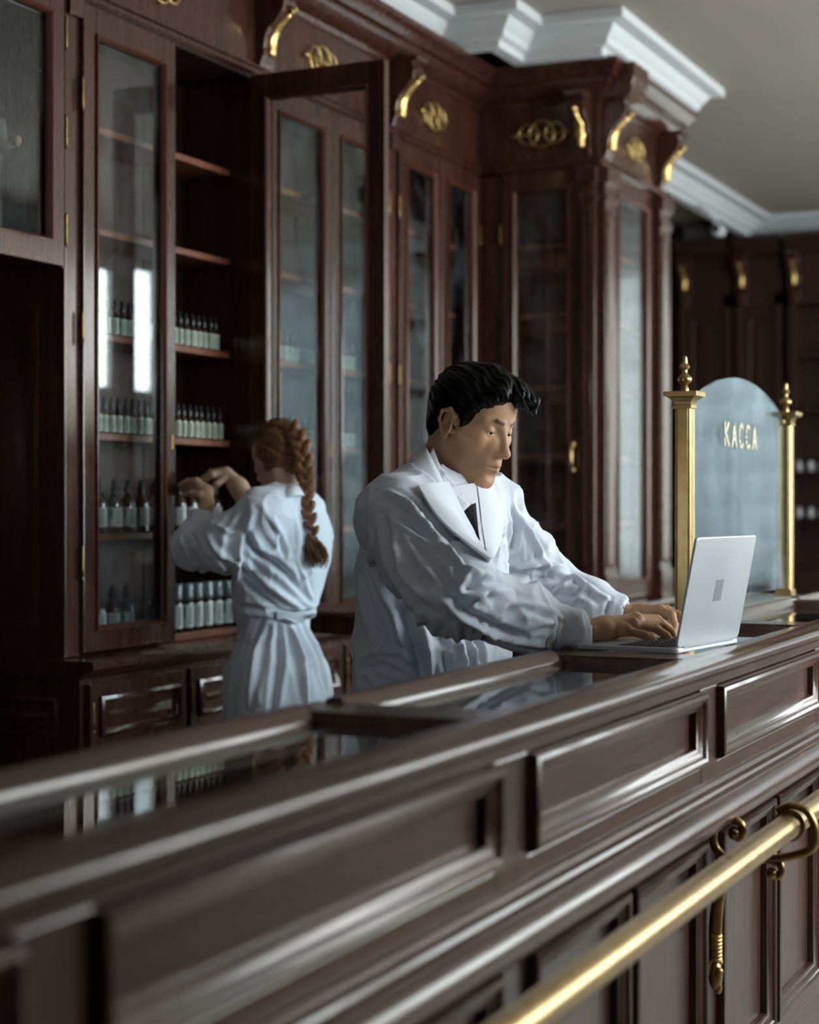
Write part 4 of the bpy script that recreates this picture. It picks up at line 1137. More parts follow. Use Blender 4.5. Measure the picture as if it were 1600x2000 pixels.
def hair_mat(name, dark, light, rough=0.36, spec=0.3):
    m, nt, out = new_mat(name)
    tc = N(nt, 'ShaderNodeTexCoord'); mp = N(nt, 'ShaderNodeMapping'); mp.inputs['Scale'].default_value = (90, 90, 25); nt.links.new(tc.outputs['Object'], mp.inputs[0])
    n = N(nt, 'ShaderNodeTexNoise', Scale=1.0, Detail=4.0, Roughness=0.7); nt.links.new(mp.outputs[0], n.inputs['Vector'])
    b = N(nt, 'ShaderNodeBsdfPrincipled', Roughness=rough); b.inputs['Specular IOR Level'].default_value = spec; nt.links.new(ramp(nt, n.outputs[0], [(0.3, dark), (0.72, light)]), b.inputs['Base Color'])
    bp = N(nt, 'ShaderNodeBump'); bp.inputs['Strength'].default_value = 0.35; bp.inputs['Distance'].default_value = 0.002
    nt.links.new(n.outputs[0], bp.inputs['Height']); nt.links.new(bp.outputs[0], b.inputs['Normal'])
    nt.links.new(b.outputs[0], out.inputs[0]); return m
M['hair_black'] = hair_mat('black_hair', (0.0018, 0.0016, 0.0016), (0.005, 0.0042, 0.004), 0.42, 0.18)
M['hair_auburn'] = hair_mat('auburn_hair', (0.080, 0.030, 0.012), (0.34, 0.155, 0.068), 0.42)
M['eye_white'] = plain('eyeball', (0.55, 0.50, 0.47), rough=0.12, var=0.03)
M['iris'] = plain('dark_iris', (0.02, 0.011, 0.007), rough=0.08, var=0.2)

# head in its own frame: x forward, y to the person's left, z up, origin between the eyes' axes
def head_fn(p, fem=0.0):
    x, y, z = p[:, 0], np.abs(p[:, 1]), p[:, 2]
    q = np.stack([x, y, z], 1)
    d = ell(q, (-0.010, 0, 0.030), (0.085, 0.069, 0.070))
    d = smin(d, ell(q, (-0.036, 0, 0.010), (0.054, 0.059, 0.058)), 0.03)
    d = smin(d, ell(q, (0.036, 0, 0.038), (0.047, 0.056, 0.046)), 0.03)
    d = smin(d, ell(q, (0.034, 0, -0.040), (0.047, 0.053-0.003*fem, 0.070)), 0.03)
    d = smin(d, cone(q, (-0.012, 0.050, -0.050), (0.064, 0.016, -0.106), 0.017, 0.0145), 0.026)
    d = smin(d, ell(q, (0.073, 0, -0.105), (0.016, 0.020, 0.014)), 0.02)
    d = smin(d, cone(q, (0.058, 0.043, -0.020), (0.030, 0.060, -0.016), 0.016, 0.011), 0.024)     # cheekbone
    d = smin(d, ell(q, (0.070, 0, -0.068), (0.024, 0.031, 0.026)), 0.02)                            # muzzle
    d = smin(d, cone(q, (0.0765, 0.013, 0.018), (0.062, 0.044, 0.021), 0.0095-0.002*fem, 0.008), 0.012)  # brow
    d = smax(d, -ell(q, (0.0935, 0.031, 0.001), (0.019, 0.0185, 0.0105)), 0.012)                   # sockets
    lid = np.sqrt(((q-np.array([0.0655, 0.031, 0.0005]))**2).sum(1))-0.0148
    slit = ell(q, (0.0800, 0.0315, -0.0030), (0.012, 0.0118, 0.0021))
    d = smin(d, smax(lid, -slit, 0.0012), 0.004)
    d = smin(d, cone(q, (0.082, 0, 0.006), (0.1030, 0, -0.034), 0.0072, 0.0090), 0.011)            # nose
    d = smin(d, ell(q, (0.1040, 0, -0.0375), (0.0105, 0.0095, 0.0092)), 0.008)
    d = smin(d, ell(q, (0.0770, 0.0150, -0.0300), (0.0130, 0.0125, 0.0200)), 0.014)               # side of the nose
    d = smin(d, ell(q, (0.0915, 0.0085, -0.0415), (0.0095, 0.0065, 0.0060)), 0.011)
    d = smax(d, -ell(q, (0.0965, 0.0065, -0.0490), (0.0052, 0.0030, 0.0035)), 0.003)
    d = smin(d, cone(q, (0.0935, 0.004, -0.0645), (0.0815, 0.0215, -0.0695), 0.0056, 0.0028), 0.006)  # upper lip
    d = smin(d, cone(q, (0.0925, 0, -0.0765), (0.0815, 0.0185, -0.0715), 0.0068, 0.0030), 0.006)   # lower lip
    d = smax(d, -cone(q, (0.1005, 0, -0.0706), (0.0845, 0.0250, -0.0705), 0.0016, 0.0010), 0.002)
    d = smax(d, -ell(q, (0.0960, 0, -0.0905), (0.0085, 0.016, 0.0050)), 0.010)                     # chin groove
    if fem: return d
    # ears
    q = q-np.array([0.010, -0.0055, -0.004])
    e = ell(q, (-0.014, 0.0790, -0.008), (0.0195, 0.0075, 0.0315), rotz(0.42))
    e = smax(e, -ell(q, (-0.011, 0.0890, -0.004), (0.0125, 0.0085, 0.0200), rotz(0.42)), 0.005)
    tpts = [(0.000, 0.0745, -0.004), (0.001, 0.0785, 0.014), (-0.012, 0.0850, 0.0235), (-0.028, 0.0890, 0.014), (-0.029, 0.0885, -0.004), (-0.020, 0.0830, -0.024), (-0.010, 0.0770, -0.034)]
    e = smin(e, chain(q, tpts, [0.003, 0.0036, 0.0038, 0.0036, 0.0034, 0.004, 0.005], 0.004), 0.004)
    e = smin(e, cone(q, (-0.004, 0.077, -0.014), (0.001, 0.074, -0.020), 0.004, 0.005), 0.005)
    d = smin(d, e, 0.007)
    return d
def head_tones(L, base, lipc, browc, stub=0.0, fem=0.0):
    c = np.tile(np.array(base), (len(L), 1)); q = np.stack([L[:, 0], np.abs(L[:, 1]), L[:, 2]], 1)
    def mixc(m, col):
        c[:] = c*(1-m[:, None])+np.array(col)*m[:, None]
    redd = np.exp(-((np.linalg.norm(q-np.array([0.07, 0.042, -0.035]), axis=1))/0.022)**2)*0.25+np.exp(-((np.linalg.norm(q-np.array([0.11, 0, -0.04]), axis=1))/0.014)**2)*0.3
    mixc(redd, (base[0]*0.95, base[1]*0.72, base[2]*0.66))
    if stub:
        m = np.clip((-0.045-q[:, 2])/0.02, 0, 1)*np.clip((q[:, 0]+0.0)/0.03, 0, 1)*stub
        mixc(m, (base[0]*0.55, base[1]*0.5, base[2]*0.5))
    lip = np.minimum(cone(q, (0.0935, 0.004, -0.0655), (0.0815, 0.0215, -0.0700), 0.0058, 0.0022), cone(q, (0.0925, 0, -0.0765), (0.0815, 0.0185, -0.0715), 0.0070, 0.0022))
    mixc(np.clip(0.5-lip/0.0024, 0, 1)*(q[:, 0] > 0.07)*0.85, lipc)
    br = chain(q, [(0.0855, 0.013, 0.0205), (0.079, 0.030, 0.0240), (0.062, 0.049, 0.0190)], [0.0046, 0.0050, 0.0022], 0.003)
    mixc(np.clip(0.5-br/0.004, 0, 1)*0.96, browc)
    ld = np.abs(np.linalg.norm(q-np.array([0.0655, 0.031, 0.0005]), axis=1)-0.0148) < 0.003
    lash = np.clip(1-np.abs(ell(q, (0.0800, 0.0315, -0.0030), (0.012, 0.0118, 0.0021)))/0.0022, 0, 1)*ld*(q[:, 0] > 0.06)*(q[:, 2] > -0.004)
    mixc(lash*0.85, (0.03, 0.018, 0.014))
    return c

class Rig:
    """placing frame: origin and rotation (columns = local axes in the world), optional scale"""
    def __init__(s, o, R, k=1.0): s.o, s.R, s.k = np.asarray(o, float), R, k
    def loc(s, P): return (P-s.o)@s.R/s.k
    def wor(s, L): return (np.asarray(L, float)*s.k)@s.R.T+s.o
def look_rig(o, fwd, pitch, roll=0.0, k=1.0):
    f = np.array([fwd[0], fwd[1], 0.0]); f /= np.linalg.norm(f); l = np.cross([0, 0, 1.0], f)
    R0 = np.stack([f, l, [0, 0, 1.0]], 1)
    return Rig(o, R0@roty(pitch)@rotx(roll), k)
RV = np.array([ST, -CT, 0.0]); TV = np.array([-CT, -ST, 0.0])     # picture-right and towards the viewer, as world axes

def finger(p, pts, r0, r1): return chain(p, pts, list(np.linspace(r0, r1, len(pts))), 0.004)
def join(parts):
    Vs, Qs, Cs, o = [], [], [], 0
    for V, Q, C in parts:
        Vs.append(V); Qs.append(Q+o); Cs.append(C); o += len(V)
    return np.concatenate(Vs), np.concatenate(Qs), np.concatenate(Cs)
def eyes(rig, parent):
    for s in (1, -1):
        c = rig.wor([0.0655, 0.031*s, 0.0005]); mb = MB(); mb.ball(c, 0.0136*rig.k, 18, 12); e = mb.build('eyeball', 'eye_white', parent, smooth='all')
        g = rig.wor([0.0655+0.0128, 0.031*s-0.001, -0.0030])-c; g = g/np.linalg.norm(g)
        mb = MB(); mb.ball(c+g*0.0091*rig.k, 0.0056*rig.k, 14, 10); mb.build('iris', 'iris', e, smooth='all')
def strands(name, paths, r, mat, parent):
    mb = MB()
    for P in paths:
        n = len(P); mb.tube(P, [r*(0.35+0.65*math.sin(math.pi*min(0.98, 0.25+0.72*k/(n-1)))) for k in range(n)], 5)
    o = mb.build(name, mat, parent, smooth='all'); o['kind'] = 'stuff'
    return o

def band(name, A, B, mat, parent, thick=0.0026, n=22, m=6):
    """a stitched strip of cloth between two edges in space"""
    def res(c):
        P = np.array([at(*q) for q in c]); s = np.r_[0, np.cumsum(np.linalg.norm(np.diff(P, axis=0), axis=1))]; u = np.linspace(0, s[-1], n)
        R = np.stack([np.interp(u, s, P[:, k]) for k in range(3)], 1)
        for _ in range(3): R[1:-1] = 0.5*R[1:-1]+0.25*(R[:-2]+R[2:])
        return R
    a, b = res(A), res(B); vs = [tuple(a[j]+(b[j]-a[j])*i/(m-1)+0.003*math.sin(math.pi*i/(m-1))*TV) for j in range(n) for i in range(m)]
    fs = [(j*m+i, j*m+i+1, (j+1)*m+i+1, (j+1)*m+i) for j in range(n-1) for i in range(m-1)]
    me = bpy.data.meshes.new(name); me.from_pydata(vs, [], fs); me.update()
    o = obj(name, me, mat, parent, smooth='all'); sm = o.modifiers.new('cloth', 'SOLIDIFY'); sm.thickness = thick; sm.offset = 0
    return o
def shoe(an, fw, parent, k=1.0):
    a = np.array([an[0], an[1], 0.0]); f = np.array([fw[0], fw[1], 0])/np.linalg.norm(fw[:2])
    fn = lambda P: smax(smin(chain(P, [a-f*0.045*k+[0, 0, 0.045*k], a+f*0.06*k+[0, 0, 0.038*k], a+f*0.155*k+[0, 0, 0.026*k]], [0.042*k, 0.042*k, 0.030*k], 0.03), cone(P, a+[0, 0, 0.05*k], a+[0, 0, 0.10*k], 0.04*k, 0.038*k), 0.03), 0.001-P[:, 2], 0.003)
    V, Q = surface(fn, a-np.array([0.25, 0.25, 0.01]), a+np.array([0.25, 0.25, 0.16]), 0.008)
    return obj('shoe', mesh_of('shoe', V, Q), 'shoe', parent)

# ---------------------------------------------------------------- the man at the laptop
def man():
    SK = (0.58, 0.325, 0.18)
    base = at(845, 1400, 3.69); base[2] = 0
    t = thing('person', 'man in white lab coat and black tie typing on the laptop', 'person', base)
    hd = math.radians(39)
    f = RV*math.cos(hd)+TV*math.sin(hd)
    rig = look_rig(at(922, 822, 3.68), f, math.radians(20), math.radians(-2))
    # --- head and neck
    nk0, nk1 = rig.wor([-0.028, 0, -0.055]), at(862, 985, 3.70)
    nkf = rig.wor([0.010, 0, -0.080])
    def hfn(P):
        d = head_fn(rig.loc(P))
        d = smin(d, cone(P, nk0, nk1, 0.053, 0.062), 0.022)
        d = smin(d, cone(P, nkf, at(893, 985, 3.66), 0.028, 0.032), 0.03)
        return d
    lo = rig.o-np.array([0.17, 0.17, 0.22]); hi = rig.o+np.array([0.17, 0.17, 0.15])
    V, Q = surface(hfn, lo, hi, 0.0021); V = relax(V, Q, 1, 0.35)
    C = head_tones(rig.loc(V), SK, (0.44, 0.165, 0.125), (0.022, 0.014, 0.011), 0.30)
    parts = [(V, Q, C)]
    # --- hands
    def hand(prims, palm, lo, hi, dark=1.0):
        def fn(P):
            d = palm(P)
            for pts, r0, r1 in prims: d = smin(d, finger(P, pts, r0, r1), 0.007)
            return d
        V, Q = surface(fn, lo, hi, 0.0021); V = relax(V, Q, 1, 0.4)
        n = noise(V*420)*0.0002; V = V+grad(fn, V)*n[:, None]
        C = np.tile(np.array(SK)*0.92, (len(V), 1))
        tips = np.array([p[0][-1] for p in prims])
        dm = np.min(np.linalg.norm(V[:, None]-tips[None], axis=2), 1)
        w = np.clip(1-dm/0.02, 0, 1)[:, None]*0.5; C = C*(1-w)+np.array([SK[0]*0.98, SK[1]*0.78, SK[2]*0.72])*w
        return V, Q, C
    W = at(1146, 1236, 3.44)
    kn = [at(1240, 1208, 3.545), at(1243, 1211, 3.515), at(1236, 1219, 3.485), at(1222, 1231, 3.46)]
    def palmR(P):
        d = cone(P, W, at(1185, 1229, 3.475), 0.026, 0.024)
        d = smin(d, cone(P, at(1178, 1232, 3.455), at(1178, 1226, 3.50), 0.022, 0.022), 0.015)
        for k, r in zip(kn, (0.0125, 0.0128, 0.0122, 0.0112)): d = smin(d, cone(P, at(1182, 1229, 3.478), k, 0.020, r), 0.010)
        for k in kn: d = smin(d, ell(P, k+np.array([0, 0, 0.003]), (0.0105,)*3), 0.006)
        return d
    prR = [([kn[0], at(1283, 1209, 3.575), at(1305, 1226, 3.58), at(1311, 1238, 3.575)], 0.0100, 0.0072),
           ([kn[1], at(1290, 1216, 3.545), at(1312, 1234, 3.545), at(1316, 1243, 3.54)], 0.0102, 0.0074),
           ([kn[2], at(1279, 1226, 3.505), at(1302, 1242, 3.505), at(1308, 1249, 3.50)], 0.0098, 0.0072),
           ([kn[3], at(1258, 1240, 3.465), at(1276, 1252, 3.46), at(1283, 1258, 3.455)], 0.0088, 0.0064),
           ([at(1180, 1236, 3.51), at(1222, 1241, 3.555), at(1252, 1243, 3.575), at(1272, 1243, 3.575)], 0.0135, 0.0085)]
    parts.append(hand(prR, palmR, W-np.array([0.06, 0.23, 0.06]), W+np.array([0.24, 0.06, 0.07])))
    W2 = at(1226, 1203, 3.86)
    kn2 = [at(1290, 1192, 3.80), at(1301, 1193, 3.825), at(1303, 1197, 3.85), at(1300, 1203, 3.87)]
    def palmL(P):
        d = cone(P, W2, at(1255, 1203, 3.85), 0.026, 0.024)
        for k, r in zip(kn2, (0.0125, 0.0125, 0.012, 0.0112)): d = smin(d, cone(P, at(1253, 1202, 3.845), k, 0.021, r), 0.010)
        return d
    prL = [([kn2[0], at(1312, 1201, 3.765), at(1318, 1222, 3.745), at(1317, 1233, 3.74)], 0.0102, 0.0075),
           ([kn2[1], at(1328, 1203, 3.80), at(1335, 1219, 3.785), at(1336, 1229, 3.78)], 0.0102, 0.0075),
           ([kn2[2], at(1330, 1206, 3.84), at(1340, 1218, 3.825), at(1341, 1225, 3.82)], 0.0098, 0.0072),
           ([kn2[3], at(1322, 1209, 3.87), at(1333, 1217, 3.86), at(1335, 1223, 3.855)], 0.0088, 0.0066),
           ([at(1258, 1208, 3.82), at(1283, 1216, 3.775), at(1300, 1222, 3.755), at(1312, 1227, 3.745)], 0.0135, 0.0085)]
    parts.append(hand(prL, palmL, W2-np.array([0.17, 0.2, 0.09]), W2+np.array([0.14, 0.06, 0.07])))
    # --- body under the clothes (coarse), arms to the wrists
    S1, E1 = at(772, 1003, 3.53), at(888, 1158, 3.31)
    S2, E2 = at(948, 992, 3.86), at(1072, 1150, 3.92)
    W1c, W2c = at(1122, 1236, 3.425), at(1212, 1203, 3.865)
    ty = math.atan2(*(RV*0.82+TV*0.57)[[1, 0]]); RT = rotz(ty)
    hips = at(842, 1470, 3.69)
    def bfn(P):
        d = ell(P, at(850, 1095, 3.69), (0.105, 0.165, 0.19), RT)
        d = smin(d, ell(P, at(842, 1330, 3.69), (0.10, 0.150, 0.2), RT), 0.06)
        d = smin(d, cone(P, nk1, at(862, 940, 3.70), 0.058, 0.050), 0.03)
        d = smin(d, chain(P, [S1, E1, W], [0.045, 0.036, 0.022], 0.02), 0.03)
        d = smin(d, chain(P, [S2, E2, W2], [0.045, 0.036, 0.022], 0.02), 0.03)
        return d
    V, Q = surface(bfn, np.array([2.7, 0.9, 0.75]), np.array([4.0, 1.9, 1.55]), 0.011)
    parts.append((V, Q, np.tile(np.array(SK), (len(V), 1))))
    V, Q, C = join(parts)
    obj('body', mesh_of('body', V, Q, C), 'skin', t)
    eyes(rig, t)
    # --- hair: short back and sides, long swept fringe
    def hairfn(P):
        L = rig.loc(P); d = ell(L, (-0.014, 0, 0.041), (0.090, 0.0780, 0.0765))
        d = smin(d, ell(L, (-0.042, 0, 0.002), (0.054, 0.064, 0.058)), 0.03)
        d = smin(d, ell(L, (-0.056, 0, -0.034), (0.030, 0.048, 0.038)), 0.03)
        d = smin(d, cone(L, (0.020, 0.0, 0.096), (0.074, 0.024, 0.086), 0.027, 0.021), 0.03)
        d = smin(d, chain(L, [(0.072, 0.026, 0.088), (0.098, 0.040, 0.076), (0.108, 0.048, 0.054)], [0.020, 0.014, 0.004], 0.02), 0.018)
        d = smin(d, chain(L, [(0.060, -0.012, 0.092), (0.076, -0.038, 0.076), (0.056, -0.060, 0.052)], [0.018, 0.013, 0.009], 0.02), 0.02)
        ph = np.arctan2(L[:, 1]-0.01, L[:, 2]-0.01+0.25*L[:, 0])
        st = np.sin(ph*24+3.0*noise(L*20)+L[:, 0]*18)+0.6*np.sin(ph*57+2*noise(L*45)+L[:, 0]*25)
        d = d-0.0016*st*np.clip((L[:, 2]+0.02)/0.06, 0.15, 1)
        # hairline: carve out the face, keep sideburns
        cut = ell(L, (0.118, 0.0, -0.022), (0.074, 0.105, 0.081))
        cut = np.minimum(cut, ell(L, (0.064, 0, -0.072), (0.056, 0.12, 0.071)))
        cut = np.minimum(cut, ell(L, (0.008, 0, -0.086), (0.050, 0.12, 0.066)))
        d = smax(d, -cut, 0.006)
        ay = np.stack([L[:, 0], np.abs(L[:, 1]), L[:, 2]], 1)
        d = smin(d, chain(ay, [(0.036, 0.060, 0.036), (0.030, 0.0645, 0.010), (0.026, 0.0665, -0.016)], [0.013, 0.009, 0.004], 0.01), 0.012)
        d = smax(d, -ell(ay, (0.000, 0.085, -0.012), (0.026, 0.024, 0.034)), 0.006)
        return d
    V, Q = surface(hairfn, rig.o-0.18, rig.o+np.array([0.18, 0.18, 0.17]), 0.0024)
    hair = obj('hair', mesh_of('hair', V, Q), 'hair_black', t)
    rnd = random.Random(3); paths = []
    for k in range(46):                                   # loose ends of the fringe
        u = rnd.random(); a = np.array([0.030+0.03*rnd.random(), -0.02+0.06*u, 0.112-0.02*abs(u-0.4)])
        b = a+np.array([0.034+0.015*rnd.random(), 0.012*rnd.uniform(-1, 1), -0.012+0.01*rnd.random()]); c = np.array([0.094+0.024*rnd.random(), 0.012+0.045*u+0.01*rnd.uniform(-1, 1), 0.050+0.025*rnd.random()])
        pp = []
        for s in range(9):
            w = s/8; pp.append(rig.wor((1-w)**2*a+2*w*(1-w)*b+w*w*c))
        paths.append(pp)
    strands('fringe', paths, 0.0013, 'hair_black', hair)
    # --- coat
    sh1, sh2 = at(774, 1004, 3.53), at(955, 992, 3.86)
    nb = at(858, 945, 3.70)
    def coatfn(P):
        d = ell(P, at(851, 1100, 3.69), (0.132, 0.188, 0.20), RT)
        d = smin(d, ell(P, at(845, 1240, 3.69), (0.132, 0.170, 0.20), RT), 0.08)
        d = smin(d, ell(P, at(842, 1390, 3.69), (0.138, 0.182, 0.24), RT), 0.08)
        d = smin(d, cone(P, at(845, 1500, 3.69), at(845, 1900, 3.69), 0.165, 0.20), 0.08)
        d = smin(d, cone(P, sh1, sh2, 0.066, 0.062), 0.05)
        d = smin(d, cone(P, nb, sh1, 0.060, 0.060), 0.05); d = smin(d, cone(P, nb, sh2, 0.055, 0.055), 0.05)
        d = smin(d, chain(P, [sh1, at(822, 1086, 3.415), E1, at(1010, 1202, 3.375), W1c], [0.076, 0.078, 0.074, 0.062, 0.041], 0.03), 0.035)
        d = smin(d, chain(P, [sh2, at(1012, 1075, 3.90), E2, at(1150, 1180, 3.89), W2c], [0.066, 0.066, 0.062, 0.053, 0.040], 0.03), 0.03)
        # open neck
        d = smax(d, -cone(P, at(872, 860, 3.70), at(862, 952, 3.70), 0.082, 0.060), 0.012)
        # open cuffs
        d = smax(d, -cone(P, W1c+(W-W1c)*0.5, W+(W-W1c)*2.0, 0.033, 0.06), 0.004)
        d = smax(d, -cone(P, W2c+(W2-W2c)*0.6, W2+(W2-W2c)*3.0, 0.032, 0.06), 0.004)
        fl = 1.35-P[:, 2]                                  # hem
        return smax(d, 0.55-P[:, 2], 0.01)
    V, Q = surface(coatfn, np.array([2.7, 0.8, 0.5]), np.array([4.1, 2.0, 1.56]), 0.0052)
    V = relax(V, Q, 2, 0.5); Nn = grad(coatfn, V, 0.004)
    V0 = V
    wv = V+0.03*np.stack([noise(V*9+3), noise(V*9+17), noise(V*9+31)], 1)
    r1 = 1-np.abs(noise(wv*np.array([11, 11, 7]))); r2 = 1-np.abs(noise(wv*np.array([24, 24, 15])+7))
    V = V+Nn*(0.009*(r1**4-0.3)+0.0045*(r2**4-0.3))[:, None]
    F = [
        # near sleeve
        ([(790, 985), (850, 1050), (905, 1110), (955, 1125)], 0.014, 0.013), ([(775, 1010), (830, 1040), (880, 1075)], -0.010, 0.010),
        ([(800, 1045), (850, 1105), (890, 1165), (935, 1180)], -0.013, 0.012), ([(880, 1175), (915, 1120), (960, 1128)], 0.014, 0.011),
        ([(905, 1195), (945, 1150), (1000, 1160)], 0.012, 0.011), ([(950, 1215), (990, 1175), (1040, 1185)], 0.010, 0.010), ([(880, 1140), (930, 1150), (975, 1140)], -0.012, 0.010),
        ([(830, 1120), (870, 1165), (930, 1210), (1010, 1240)], -0.011, 0.012), ([(850, 1150), (900, 1205), (980, 1245), (1070, 1262)], 0.010, 0.011),
        ([(1000, 1180), (1060, 1200), (1100, 1215)], -0.008, 0.009), ([(1020, 1230), (1060, 1215), (1098, 1208)], 0.008, 0.009), ([(1092, 1205), (1084, 1240), (1078, 1268)], -0.007, 0.006), ([(1085, 1208), (1078, 1240), (1070, 1266)], 0.006, 0.006),
        ([(745, 1000), (760, 1080), (800, 1160), (850, 1200)], -0.012, 0.014), ([(755, 960), (800, 985), (845, 1030)], 0.009, 0.010), ([(770, 1060), (795, 1120), (830, 1170)], 0.012, 0.012),
        # body, side and waist
        ([(720, 1040), (735, 1120), (770, 1200), (800, 1290)], 0.014, 0.014), ([(705, 1120), (725, 1190), (740, 1270)], -0.012, 0.013), ([(790, 1170), (800, 1240), (830, 1330)], -0.014, 0.014),
        ([(820, 1190), (835, 1260), (840, 1340)], 0.016, 0.013), ([(860, 1215), (870, 1280), (880, 1335)], -0.012, 0.012), ([(890, 1225), (905, 1290), (900, 1320)], 0.014, 0.012), ([(930, 1240), (940, 1300)], -0.010, 0.010),
        ([(700, 1290), (740, 1270), (780, 1275), (815, 1300)], 0.010, 0.009), ([(703, 1308), (745, 1300), (790, 1320)], -0.012, 0.009), ([(715, 1320), (740, 1345), (745, 1380)], 0.012, 0.011),
        # chest and far sleeve
        ([(985, 1010), (975, 1060), (972, 1120)], 0.010, 0.009), ([(1000, 985), (1010, 1040), (990, 1100)], -0.010, 0.009), ([(1010, 1000), (1045, 1055), (1070, 1110)], 0.010, 0.010),
        ([(1015, 1110), (1060, 1100), (1105, 1110)], 0.013, 0.010), ([(1025, 1140), (1075, 1125), (1130, 1140)], -0.011, 0.010), ([(1080, 1160), (1120, 1130), (1165, 1150)], 0.012, 0.010), ([(1120, 1180), (1150, 1150), (1190, 1170)], 0.009, 0.009), ([(1100, 1170), (1135, 1155), (1170, 1180)], -0.009, 0.008), ([(1195, 1165), (1185, 1190), (1180, 1205)], -0.006, 0.006)]
    F = [(a, b*1.6, c*0.8) for a, b, c in F]
    V = folds(V, Nn, coatfn, F, 2.9, 4.3)
    V = relax(V, Q, 1, 0.15)
    coat = obj('lab_coat', mesh_of('lab_coat', V, Q), 'coat', t)
    D0, D1 = 2.9, 4.3
    patch('shirt_front', [(872, 955), (885, 990), (905, 1025), (930, 1075), (947, 1100)], [(926, 945), (930, 985), (936, 1030), (942, 1075), (949, 1100)], coatfn, D0, D1, 0.003, 0.003, 'shirt', coat)
    patch('tie', [(899, 1003), (910, 1024), (926, 1062)], [(920, 986), (923, 1015), (928, 1062)], coatfn, D0, D1, 0.008, 0.005, 'tie', coat, bulge=0.004)
    band('shirt_collar', [(846, 874, 3.645), (858, 908, 3.600), (878, 945, 3.580), (900, 970, 3.575), (918, 986, 3.575)], [(838, 890, 3.620), (852, 925, 3.575), (868, 955, 3.560), (884, 982, 3.556), (899, 1005, 3.555)], 'shirt', coat)
    band('shirt_collar', [(931, 944, 3.735), (927, 966, 3.68), (921, 986, 3.60)], [(940, 955, 3.735), (938, 984, 3.67), (926, 1003, 3.59)], 'shirt', coat)
    band('coat_collar', [(852, 862, 3.84), (832, 864, 3.74), (836, 880, 3.62), (850, 908, 3.575), (868, 948, 3.55), (886, 985, 3.54)], [(834, 868, 3.86), (806, 884, 3.72), (799, 908, 3.58), (806, 938, 3.525), (817, 964, 3.505), (836, 1003, 3.51)], 'coat2', coat)
    patch('lapel', [(812, 958), (845, 1012), (880, 1050), (915, 1077), (948, 1102)], [(868, 948), (889, 990), (905, 1016), (926, 1054), (949, 1102)], coatfn, D0, D1, 0.010, 0.004, 'coat2', coat, bulge=0.003)
    patch('lapel', [(926, 946), (932, 985), (936, 1030), (942, 1060), (949, 1102)], [(958, 952), (975, 1000), (978, 1035), (968, 1075), (951, 1103)], coatfn, D0, D1, 0.004, 0.004, 'coat2', coat, bulge=0.003)
    # trousers and shoes behind the counter
    for s in (-1, 1):
        hp = hips+RT[:, 1]*0.09*s; hp[2] = 0.86; kn = hp+RT[:, 0]*0.02; kn[2] = 0.48; an = hp-RT[:, 0]*0.01; an[2] = 0.09
        fn = lambda P: smax(chain(P, [hp, kn, an], [0.095, 0.072, 0.055], 0.03), 0.05-P[:, 2], 0.005)
        V, Q = surface(fn, hp-np.array([0.15, 0.15, 0.86]), hp+np.array([0.15, 0.15, 0.13]), 0.012); obj('trouser_leg', mesh_of('trouser_leg', V, Q), 'trousers', t)
        shoe(an, RT[:, 0], t)
    return t, coat, coatfn, rig, nb
MAN = man()

